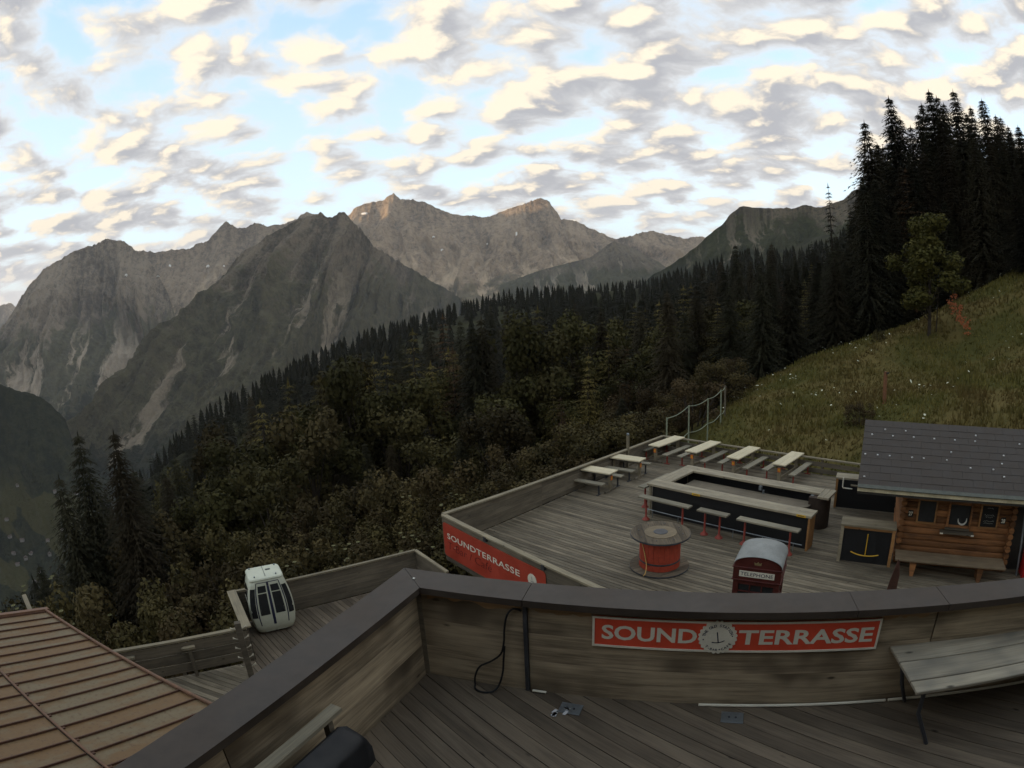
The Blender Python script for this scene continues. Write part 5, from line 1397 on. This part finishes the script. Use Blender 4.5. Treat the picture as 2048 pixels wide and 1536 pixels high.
for s_, x, z in (('27', 1.24, 1.46), ('28', 4.06, 1.46)):
    mb = MB(); mb.box((x + .05, -.015, z + .06), (.15, .012, .19)); pl_ = mb.build('number_plate', m_black, hu)
    lettering('number', s_, x - .01, z, .12, .12, -.024, m_signwhite, pl_, bold=.03)
# roof: courses of flat tiles with snow guards
EN, EZ, RN, RZ = 15.35 - WN, 2.40, 18.25 - WN, 3.60
slope = math.atan2(RZ - EZ, RN - EN); SL = math.hypot(RZ - EZ, RN - EN)
roof_e = MB(); roof_e.prism([(EN, EZ - .02), (RN, RZ - .02), (RN + 2.9, EZ - .02), (RN + 2.9, EZ - .09), (RN, RZ - .10), (EN, EZ - .09)], -.36, 10.2, 'yz')
roof = roof_e.build('roof', m_base, hu)
m_tile = plain('slate_tile', (.047, .038, .031), .7, var=.18, scale=2.5)
rows, tw = 10, .60; rh = SL / rows
mt = MB(); mt.box((0, rh * .5, .012), (tw - .003, rh * 1.10, .022), bev=.004); tile_me = mt.mesh('roof_tile', m_tile)
mt = MB(); mt.box((0, rh * .5, .012), (tw / 2 - .003, rh * 1.10, .022), bev=.004); half_me = mt.mesh('roof_tile', m_tile)
Rx = slope - rad(1.5)
for r in range(rows):
    y_ = EN + (RN - EN) * r / rows; z_ = EZ + (RZ - EZ) * r / rows + .012
    row = [(-.36 + tw / 4, half_me)] if r % 2 else []
    row += [(-.36 + tw / 2 + tw * k + (tw / 2 if r % 2 else 0), tile_me) for k in range(9)]
    for k, (x_, me) in enumerate(row):
        o = bpy.data.objects.new('roof_tile', me); o.location = (x_, y_, z_ + random.Random(r * 50 + k).uniform(0, .004)); o.rotation_euler = (Rx, 0, 0); link(o, roof)
mb = MB(); mb.box((7.7, (EN + RN) / 2, (EZ + RZ) / 2 + .012), (4.8, SL, .02), M=Matrix.Rotation(slope, 3, 'X')); mb.build('roof_sheet', m_tile, roof)
gd = MB(); gd.box((0, 0, .022), (.05, .035, .045), bev=.01); gd_me = gd.mesh('snow_guard', plain('guard_metal', (.62, .62, .60), .35, var=.15))
rng = random.Random(12)
for r, xs in ((8.45, (.30, .95, 3.2)), (7.5, (-.1, .55, 1.2, 1.85, 2.5, 3.15, 4.6)), (4.4, (-.25, .12, .48, 1.15, 1.5, 2.2, 3.9)), (3.5, (2.9, 3.6)), (5.6, (4.0, 2.35)), (1.2, (-.2,)), (2.6, (3.9, 4.6))):
    for x_ in xs:
        q = r / rows; o = bpy.data.objects.new('snow_guard', gd_me); o.location = (x_, EN + (RN - EN) * q, EZ + (RZ - EZ) * q + .025); o.rotation_euler = (slope, 0, 0); link(o, roof)
mb = MB(); mb.box((4.9, EN - .01, EZ - .045), (10.5, .03, .14)); mb.build('gutter_board', plain('pale_gutter', (.52, .46, .30), .6, var=.25, scale=3), roof)
mb = MB(); mb.box((4.9, EN - .02, EZ + .035), (10.5, .14, .02), M=Matrix.Rotation(slope, 3, 'X')); mb.build('drip_edge', plain('mossy_edge', (.085, .090, .075), .8, var=.3, scale=6), roof)
mb = MB(); mb.box((4.9, EN + .05, EZ - .155), (10.5, .10, .06)); mb.build('eave_beam', m_base, roof)
mb = MB(); mb.tube([(4.72, -.02, 2.1), (4.80, -.10, .95), (4.86, -.16, 0.02)], .03, 10); mb.build('downpipe', m_greymetal, hu, smooth=True)
m_brownseat = wood('brown_seat', (.10, .078, .055), (.21, .165, .115), .8, rnd=.15)
hb = thing('hut_bench', 'plain wooden bench under the hut boards', 'bench', hut(1.0, 15.25), HT)
for k in range(2):
    mb = MB(); mb.box((0, 0, 0), (3.28, .335, .055), bev=.008); mb.build('seat_board', m_brownseat, hb, (1.64, .17 + .34 * k, .485))
for x in (.55, 2.55):
    mb = MB(); mb.prism([(x - .10, .455), (x + .10, .455), (x + .05, .0), (x - .05, .0)], .10, .55, 'xz'); mb.build('leg', m_log, hb)
e = thing('red_cabinet', 'bright red cabinet standing at the corner of the log hut', 'cabinet', hut(4.98, 15.75), HT)
mb = MB(); mb.box((.3, .25, .42), (.6, .5, .84), bev=.02); mb.build('body', plain('bright_red', (.42, .02, .02), .4, var=.15), e)
mb = MB(); mb.box((.3, -.008, .42), (.5, .014, .7), bev=.004); mb.build('door', plain('bright_red_door', (.46, .025, .025), .4, var=.15), e)
e = thing('pointed_board', 'reddish pointed wooden board standing in front of the counter', 'board', (9.02, 10.42, ZL), rad(-30))
mb = MB(); mb.prism([(-.16, .0), (.12, .0), (.13, .75), (.06, 1.12), (.02, 1.16), (-.10, .55)], 0, .04, 'xz'); mb.build('board', plain('red_brown', (.060, .027, .018), .6, var=.3), e)
mb = MB(); mb.box((0, .25, .02), (.30, .52, .04)); mb.build('foot', m_board, e)

# ---- dark service counter behind the hut
sc_ = thing('service_counter', 'dark service counter with a pale bent pipe behind the bar', 'counter', (11.15, 16.98, ZL), HT)
for k in range(2):
    mb = MB(); mb.box((0, 0, 0), (2.9, .30, .05), bev=.006); mb.build('top_board', m_top, sc_, (1.42, .16 + .305 * k, 1.10))
mb = MB(); mb.box((1.42, .06, .53), (2.75, .03, 1.02)); mb.build('front_panel', m_black, sc_)
mb = MB(); mb.box((.03, .04, .54), (.08, .08, 1.07)); mb.build('post', m_orange, sc_)
mb = MB(); mb.tube([(.26, -.06, 1.15), (.26, -.08, .82), (.28, -.09, .79), (.62, -.09, .78)], .022, 8); mb.build('bent_pipe', m_signwhite, sc_, smooth=True)
mb = MB(); mb.box((.9, -.12, .92), (.7, .14, .03)); mb.build('ledge', m_rail, sc_)
# ------------------------------------------------------------------ gondola deck
ZG = -4.8
P1, P2, P3, P4 = Vector((-3.2, 16.25)), Vector((-8.0, 13.05)), Vector((-6.75, 11.3)), Vector((-11.5, 8.2))
gp = [tuple(P2), tuple(P1), (-2.0, 15.0), (-1.2, 6.0), (-4.2, 6.0), tuple(P3)]
gp = [(-8.0, 13.05), (-3.2, 16.25), (-1.9, 14.6), (-1.2, 6.6), (-4.6, 6.4)]
o = slab('gondola_deck_floor', gp, ZG - .3, ZG - .036, m_base)
lay_planks(o, gp, ZG, rad(-45), 0.15, 0.012, 0.03, m_deck_dark, 31)
gp2 = [(-6.85, 11.24), (-4.62, 6.35), (-8.0, 4.6), (-11.5, 8.2)]
o = slab('side_deck_floor', gp2, ZG - .3, ZG - .034, m_base)
lay_planks(o, gp2, ZG + .003, rad(-13), 0.15, 0.010, 0.03, m_deck, 32)
fence_run('board_fence', 'board fence behind the white gondola cabin', P2, P1, 1.05, 1.05, ZG, 5, cap=(.10, .05), outer=1)
fence_run('board_fence', 'short board fence from the gondola deck up to the red banner', P1, Vector((-2.05, 14.75)), 1.05, 1.02, ZG, 4, cap=(.10, .05), outer=1, posts=False)
e = thing('wide_plank', 'wide sloping plank on the fence corner beside the gondola cabin', 'plank', (P2.x, P2.y, ZG), math.atan2(P3.y - P2.y, P3.x - P2.x))
L = (P3 - P2).length
mb = MB(); mb.box((0, 0, 0), (L + .1, .26, .05), bev=.006); mb.build('top_plank', m_rail, e, (L / 2, 0, 1.04))
for k in range(4):
    mb = MB(); mb.box((0, 0, 0), (L - .05, .03, .225)); mb.build('board', m_board, e, (L / 2, .03, .13 + .235 * k))
nf = fence_run('board_fence', 'board fence with shelf blocks running under the rusty roof edge', P4, P3, 1.05, 1.05, ZG, 3, cap=(.12, .05), outer=1, gap=.03, row0=.10)
Lf = (P3 - P4).length
for q in (.44, .72):
    mb = MB(); mb.prism([(-.18, 0), (-.10, -.06), (.18, -.06), (.18, .06), (-.10, .06)], .80, .86, 'xy'); mb.build('shelf_block', m_rail, nf, (Lf * q, -.10, 0))
    mb = MB(); mb.box((0, 0, 0), (.09, .09, .80)); mb.build('support', m_board, nf, (Lf * q + .02, -.10, .40))
hp = thing('hook_post', 'grey wooden post with two rows of pale forked hooks', 'post', (-6.52, 10.55, ZG), rad(30))
mb = MB(); mb.box((0, 0, 0), (.15, .15, 1.62), bev=.012); mb.build('post', m_board, hp, (0, 0, .81))
for k in range(5):
    for s_ in (-1, 1):
        z = .35 + .27 * k
        mb = MB(); x = s_ * .075
        mb.tube([(x, 0, z), (x + s_ * .07, -.01, z + .03)], .014, 6); mb.tube([(x + s_ * .06, -.01, z + .028), (x + s_ * .12, -.05, z + .07)], .011, 6); mb.tube([(x + s_ * .06, -.01, z + .028), (x + s_ * .12, .05, z + .05)], .011, 6)
        mb.build('hook', plain('pale_hook', (.42, .38, .28), .6, var=.2) if (k, s_) == (0, -1) else bpy.data.materials['pale_hook'], hp, smooth=True)

# ---- white gondola cabin
go = thing('gondola_cabin', 'white gondola cabin with two glazed doors standing on the deck', 'gondola', (-6.86, 13.08, ZG), rad(32.5))
ZS = [0.06, .10, .28, .55, .80, 1.05, 1.30, 1.50, 1.62, 1.68]
WS = [.47, .52, .595, .635, .64, .62, .575, .52, .48, .43]
DS = [.33, .37, .43, .46, .47, .465, .45, .435, .42, .38]
wf = lambda z: float(np.interp(z, ZS, WS)); df = lambda z: float(np.interp(z, ZS, DS))
V = []; nr = 24
def ringpt(z, a, ex=8.0):
    c_, s_ = math.cos(a), math.sin(a)
    k = (abs(c_) ** ex + abs(s_) ** ex) ** (-1 / ex)
    return (wf(z) * c_ * k, df(z) * s_ * k, z)
for z in ZS:
    for k in range(nr * 2): V.append(ringpt(z, math.pi * k / nr))
n_ = nr * 2
F = [(i * n_ + k, i * n_ + (k + 1) % n_, (i + 1) * n_ + (k + 1) % n_, (i + 1) * n_ + k) for i in range(len(ZS) - 1) for k in range(n_)]
F += [tuple(range(n_ - 1, -1, -1)), tuple((len(ZS) - 1) * n_ + k for k in range(n_))]
mb = MB(); mb.raw(V, F); m_white = plain('cabin_white', (.50, .51, .40), .4, var=.10, scale=2); mb.build('shell', m_white, go, smooth=True)
def front_patch(nm, fx0, fx1, z0, z1, mat, parent, proud=.006, th=.006, nz=6):
    """panel bent to the cabin front; fx are fractions of the half width"""
    V = []
    for j in range(nz + 1):
        z = z0 + (z1 - z0) * j / nz
        for fx in (fx0, (fx0 + fx1) / 2, fx1):
            x = fx * wf(z); c_ = min(.985, abs(fx)); yk = (1 - c_ ** 8) ** .125
            V.append((x, -df(z) * yk - proud, z))
    F = []
    for j in range(nz):
        for i in range(2): F.append((j * 3 + i, j * 3 + i + 1, j * 3 + i + 4, j * 3 + i + 3))
    nv = len(V); V2 = V + [(x, y + th + .02, z) for x, y, z in V]
    border = [j * 3 for j in range(nz + 1)] + [nz * 3 + 1, nz * 3 + 2] + [j * 3 + 2 for j in range(nz - 1, -1, -1)] + [1]
    for a, b in zip(border, border[1:] + border[:1]): F.append((a, b, b + nv, a + nv))
    mb = MB(); mb.raw(V2, F); return mb.build(nm, mat, parent, smooth=True)
front_patch('door_gap', -.06, .06, .08, 1.60, m_ink, go, .003)
for s_ in (-1, 1):
    a, b = sorted((s_ * .07, s_ * .61))
    door = front_patch('door', a, b, .09, 1.585, m_white, go, .008)
    w0, w1 = sorted((s_ * .125, s_ * .545))
    front_patch('door_pane', w0, w1, .66, 1.30, m_glass, door, .013)
    front_patch('door_pane', w0, w1, 1.33, 1.52, m_glass, door, .013)
    x0 = s_ * .30 * wf(1.0)
    a, b = sorted((s_ * .615, s_ * .665)); front_patch('door_seam', a, b, .09, 1.59, m_ink, go, .002)
    a, b = sorted((s_ * .69, s_ * .93)); front_patch('corner_window', a, b, .60, 1.46, m_glass, go, .004)
    mb = MB(); mb.tube([(s_ * .50 * wf(.75), -df(.75) - .02, .72), (s_ * .50 * wf(.85), -df(.85) - .02, .86)], .010, 6); mb.build('handle', m_darkmetal, door)
for k, s_ in enumerate((-1, 1)):
    V = []
    for j in range(6):
        z = .62 + .82 * j / 5
        for q in (-.62, .62): V.append((s_ * (wf(z) * (1 - abs(q) ** 8) ** .125 + .004), q * df(z), z))
    mb = MB(); mb.raw(V + [(x - s_ * .03, y, z) for x, y, z in V], [(2 * j, 2 * j + 1, 2 * j + 3, 2 * j + 2) for j in range(5)]); mb.build('side_window', m_glass, go)
V = []
for j, (k, z) in enumerate(((1.0, 1.665), (1.02, 1.685), (.97, 1.72), (.6, 1.745), (.15, 1.75))):
    for q in range(n_):
        p = ringpt(1.62, math.pi * q / nr, 9); V.append((p[0] * k * 1.0, p[1] * k * 1.0, z))
mb = MB(); mb.raw(V, [(i * n_ + q, i * n_ + (q + 1) % n_, (i + 1) * n_ + (q + 1) % n_, (i + 1) * n_ + q) for i in range(4) for q in range(n_)] + [tuple(4 * n_ + q for q in range(n_))])
rf = mb.build('roof', m_white, go, smooth=True)
front_patch('lintel_seam', -.66, .66, 1.595, 1.615, m_ink, go, .006)
mb = MB(); mb.box((0, 0, 1.752), (.012, .66, .010)); mb.build('roof_seam', m_darkmetal, rf)
mb = MB(); mb.box((.13, .05, 1.756), (.14, .07, .018), bev=.006); mb.build('roof_vent', m_darkmetal, rf)
for x, y in ((-.36, .30), (.36, .30), (-.30, -.30), (.30, -.30)):
    mb = MB(); mb.lathe([(.022, 1.70), (.022, 1.765), (.010, 1.775)], 8, (x, y, 0)); mb.build('roof_lug', m_greymetal, rf)

# ------------------------------------------------------------------ rusty standing-seam roof at the lower left
rn = Vector((.04845, .24225, .969)).normalized(); re_ = Vector((.93527, -.35154, .04112)).normalized(); rm = rn.cross(re_)
R3 = Matrix((re_, rm, rn)).transposed()
ro = thing('metal_roof', 'rusty orange sheet metal roof with raised seams at the lower left', 'roof', (-6.0, 6.0, -2.0))
ro.rotation_euler = R3.to_euler()
def rust_mat():
    m, t, b = new_mat('rusty_sheet')
    oi = t.add('ShaderNodeObjectInfo'); tcn = t.add('ShaderNodeTexCoord')
    v = t.vmath('ADD', tcn.outputs['Object'], t.comb(t.math('MULTIPLY', oi.outputs['Random'], 50.0), 0.0, 0.0))
    n1 = t.noise(t.vmath('MULTIPLY', v, (2.2, .8, 1)), 1.6, 5, .6); n2 = t.noise(v, 14, 4, .65)
    c = t.mix(t.step(t.math('ADD', n1, t.math('MULTIPLY', t.math('SUBTRACT', oi.outputs['Random'], .5), .22)), .42, .62), (.160, .094, .040), (.165, .125, .070))
    c = t.mix(t.step(n2, .5, .75), c, (.105, .062, .034))
    t.put(b.inputs['Base Color'], c); b.inputs['Roughness'].default_value = .6; b.inputs['Metallic'].default_value = .15
    bump(t, b, n2, .15, .01)
    return m
m_rustsheet = rust_mat(); m_seam = plain('rusty_seam', (.085, .042, .026), .7, var=.3)
seams = [-5.22, -4.76, -4.34, -3.87, -3.40, -2.96, -2.51, -2.06, -1.60, -1.14, -.69, -.25, .22, .66, 1.11, 1.56, 2.01, 2.46]
rowsv = [(-4.2, -1.66), (-1.61, .70)]
for (x0, x1) in zip(seams, seams[1:]):
    for v0, v1 in rowsv:
        if v0 < -2 and x0 < -4.9: pass
        mb = MB(); mb.box((0, 0, 0), (x1 - x0 - .012, v1 - v0, .012)); mb.build('roof_sheet', m_rustsheet, ro, ((x0 + x1) / 2, (v0 + v1) / 2, 0))
for x0 in seams:
    for v0, v1 in rowsv:
        mb = MB(); mb.box((x0, (v0 + v1) / 2, .016), (.022, v1 - v0 - .02, .045)); mb.box((x0 + .03, v0 + .03, .012), (.06, .06, .03)); mb.build('standing_seam', m_seam, ro)
mb = MB(); mb.tube([(-5.4, -1.635, .035), (2.4, -1.635, .035)], .022, 8); mb.build('snow_rail', plain('rusty_bar', (.16, .085, .05), .6, var=.3), ro, smooth=True)
mb = MB(); mb.box((-1.45, .715, .0), (7.9, .03, .10)); mb.tube([(-5.4, .71, .05), (2.4, .71, .05)], .03, 8); mb.build('eave_edge', bpy.data.materials['rusty_bar'], ro)
mb = MB(); mb.box((-5.34, -1.7, .03), (.16, 5.0, .09)); mb.build('verge_cap', bpy.data.materials['rusty_bar'], ro)
mb = MB(); mb.box((-1.4, -1.9, -.10), (7.6, 4.9, .14)); mb.build('roof_deck', m_base, ro)
mb = MB(); mb.prism([(-10.3, 8.0), (-4.6, 5.85), (-5.9, 2.4), (-11.6, 4.5)], -9.5, -2.75, 'xy'); w_ = mb.build('shed_wall', m_board)
tag(w_, 'board walls of the shed under the rusty metal roof', 'shed')
e = thing('loose_beam', 'pale beam end sticking out behind the rusty roof', 'beam', (-11.6, 8.7, -2.55), rad(-35))
mb = MB(); mb.box((0, 0, .12), (1.1, .12, .10), bev=.008); mb.box((.1, .0, .03), (.9, .05, .10)); mb.build('beam', m_rail, e)

# ------------------------------------------------------------------ rope fence and posts on the meadow edge
fp = [(7.64, 27.4, -2.28), (9.03, 28.1, -1.84), (10.8, 30.1, -1.88), (12.2, 31.7, -1.70), (12.85, 32.7, -1.62)]
rf_ = thing('rope_fence', 'thin green post fence climbing from the terrace along the meadow edge', 'fence', (7.64, 27.4, -4.0))
m_gpost = plain('green_post', (.20, .22, .15), .6, var=.2)
for k, p in enumerate(fp):
    mb = MB(); x, y = p[0] - 7.64, p[1] - 27.4; zb = min(gz(p[0], p[1]) - .3, p[2] - 1.5)
    mb.tube([(x, y, zb + 4.0), (x, y, p[2] + 4.0)], .042 if k < 4 else .06, 8); mb.build('post', m_gpost if k < 4 else m_board, rf_, smooth=True)
tp, bt = [], []
for a, b in zip(fp, fp[1:]):
    for q in range(6):
        t = q / 6; sag = .12 * math.sin(math.pi * t)
        p = Vector(a).lerp(Vector(b), t); tp.append((p.x - 7.64, p.y - 27.4, p.z + 4.0 - .03 - sag)); bt.append((p.x - 7.64, p.y - 27.4, p.z + 4.0 - 1.42 - sag * 1.2))
for pts in (tp, bt):
    mb = MB(); mb.tube(pts, .022, 6); mb.build('rope', m_gpost, rf_, smooth=True)
e = thing('trail_post', 'rusty brown marker post standing in the meadow above the hut', 'post', (18.9, 24.6, gz(18.9, 24.6)), rad(20))
mb = MB(); mb.box((0, 0, .86), (.17, .13, 1.8), bev=.01); mb.build('post', plain('rust_post', (.17, .075, .035), .7, var=.3), e)
mb = MB(); mb.box((.10, -.08, 1.68), (.26, .03, .10)); mb.build('marker_board', m_base, e)
plant('b', 16.6, 23.6, gz(16.6, 23.6) + 1.5, 4001, 'low dark bush on the meadow behind the hut roof')
plant('b', 27.0, 36.2, gz(27.0, 36.2) + 1.2, 4002, 'small brown bush at the foot of the rowan tree')

# ------------------------------------------------------------------ meadow grass and flowers
m_grass = leaf_mat('meadow_grass', (0.074, 0.076, 0.020), (0.165, 0.145, 0.046), 0.0, patch=(0.115, 0.088, 0.034))
rng = np.random.default_rng(5)
n = 120000
x = rng.uniform(8, 66, n); y = rng.uniform(14, 64, n)
cy_ = np.interp(x, [8, 12.5, 14, 17.3, 23, 28.6, 31, 36, 44, 52, 70], [30, 33, 36, 39.5, 43, 44.5, 44.5, 45.5, 47, 50, 60])
dk = (E_ - K_).normalized()
ok = (y < cy_) & (((x - K_.x) * dk.y * -1 + (y - K_.y) * dk.x) > .25) | ((x > 19.5) & (y < cy_))
ok &= ~((x * .6 + y * .8 < 21.8) & (x * .8 - y * .6 > -1.0))
path = np.abs((x - 25) * .80 - (y - 24) * .62 + 1.2 * np.sin(y / 5)) < .35
ok &= ~(path & (rng.random(n) < .55))
x, y = x[ok], y[ok]
pick = rng.random(len(x)) < np.clip(28.0 / np.hypot(x, y), .3, 1)
x, y = x[pick], y[pick]
z = ground(x, y) + (fbm(x / 4, y / 4, 4, 5) - 0.5) * 0.55
clump = fbm(x / 2.5, y / 2.5, 3, 9)
h = (.12 + .42 * np.clip(clump - .25, 0, 1)) * rng.uniform(.6, 1.4, len(x)); a = rng.uniform(0, 6.28, len(x)); w_ = .035 * (1 + np.hypot(x, y) / 40)
lx, ly = rng.normal(0, .10, len(x)), rng.normal(0, .10, len(x))
T = np.stack([np.stack([x - np.cos(a) * w_, y - np.sin(a) * w_, z - .05], 1), np.stack([x + np.cos(a) * w_, y + np.sin(a) * w_, z - .05], 1), np.stack([x + lx, y + ly, z + h], 1)], 1)
o = bpy.data.objects.new('meadow_grass', mesh_np('meadow_grass', T.reshape(-1, 3), np.arange(len(T) * 3).reshape(-1, 3), m_grass)); link(o)
tag(o, 'rough dry grass covering the sloping meadow', 'grass', kind='stuff')
fl = rng.choice(len(x), 1500, replace=False)
dens = fbm(x[fl] / 6, y[fl] / 6, 3, 19) + rng.normal(0, .08, len(fl)); fl = fl[dens > .52][:650]
T = []
for i in fl:
    c_ = np.array([x[i] + lx[i], y[i] + ly[i], z[i] + h[i] + .12]); r = rng.uniform(.035, .075)
    tl = rng.normal(0, .35, 2)
    for k in range(6):
        a0, a1 = k * 1.047, k * 1.047 + .95
        p = lambda a_: c_ + r * np.array([math.cos(a_), math.sin(a_), tl[0] * math.cos(a_) + tl[1] * math.sin(a_)])
        T.append([c_ + np.array([0, 0, .012]), p(a0), p(a1)])
T = np.array(T)
o = bpy.data.objects.new('meadow_flowers', mesh_np('meadow_flowers', T.reshape(-1, 3), np.arange(len(T) * 3).reshape(-1, 3), plain('umbel_white', (.55, .54, .40), .8, var=.25, scale=8))); link(o)
tag(o, 'white umbel flowers scattered over the meadow grass', 'flowers', kind='stuff')

# ------------------------------------------------------------------ village in the valley
m_hw = plain('house_wall', (.20, .19, .17), .8, var=.2, scale=.1); m_hr = plain('house_roof', (.10, .075, .065), .8, var=.2, scale=.1)
VILL = []
rngv = random.Random(21)
for k, (dx, dy, dz) in enumerate(VILLAGE):
    hit = skyray(dx, dy, dz)
    if not hit: continue
    x, y, zg_ = hit[1][0]; zg_ -= 1.5
    if gz(x, y) > zg_: zg_ = gz(x, y) - 1
    e = thing('village_house', 'tiny pale house among the meadows on the valley floor', 'house', (x, y, zg_), rngv.uniform(0, 3), 'houses on the valley floor')
    a, b, h_ = rngv.uniform(7, 10), rngv.uniform(6, 8), rngv.uniform(4, 6)
    mb = MB(); mb.box((0, 0, h_ / 2), (a, b, h_)); mb.build('wall', m_hw, e)
    mb = MB(); mb.prism([(-b * .62, h_ - .4), (0, h_ + b * .33), (b * .62, h_ - .4)], -a * .56, a * .56, 'yz'); mb.build('roof', m_hr, e)
# ------------------------------------------------------------------ air over the valley
mb = MB(); mb.box((0, 0, 330), (29000, 29000, 2080))
hz = mb.build('haze', None)
hm = bpy.data.materials.new('haze_air'); hm.use_nodes = True
ht_ = NT(hm.node_tree); ht_.n.clear()
ho = ht_.add('ShaderNodeOutputMaterial'); pvv = ht_.add('ShaderNodeVolumePrincipled')
pvv.inputs['Color'].default_value = (0.90, 0.91, 0.94, 1); pvv.inputs['Density'].default_value = 3.6e-5; pvv.inputs['Anisotropy'].default_value = 0.0
ht_.l.new(pvv.outputs[0], ho.inputs['Volume'])
hz.data.materials.append(hm)
hz['kind'] = 'stuff'
tag(hz, 'thin bluish haze hanging over the valley and mountains', 'haze')
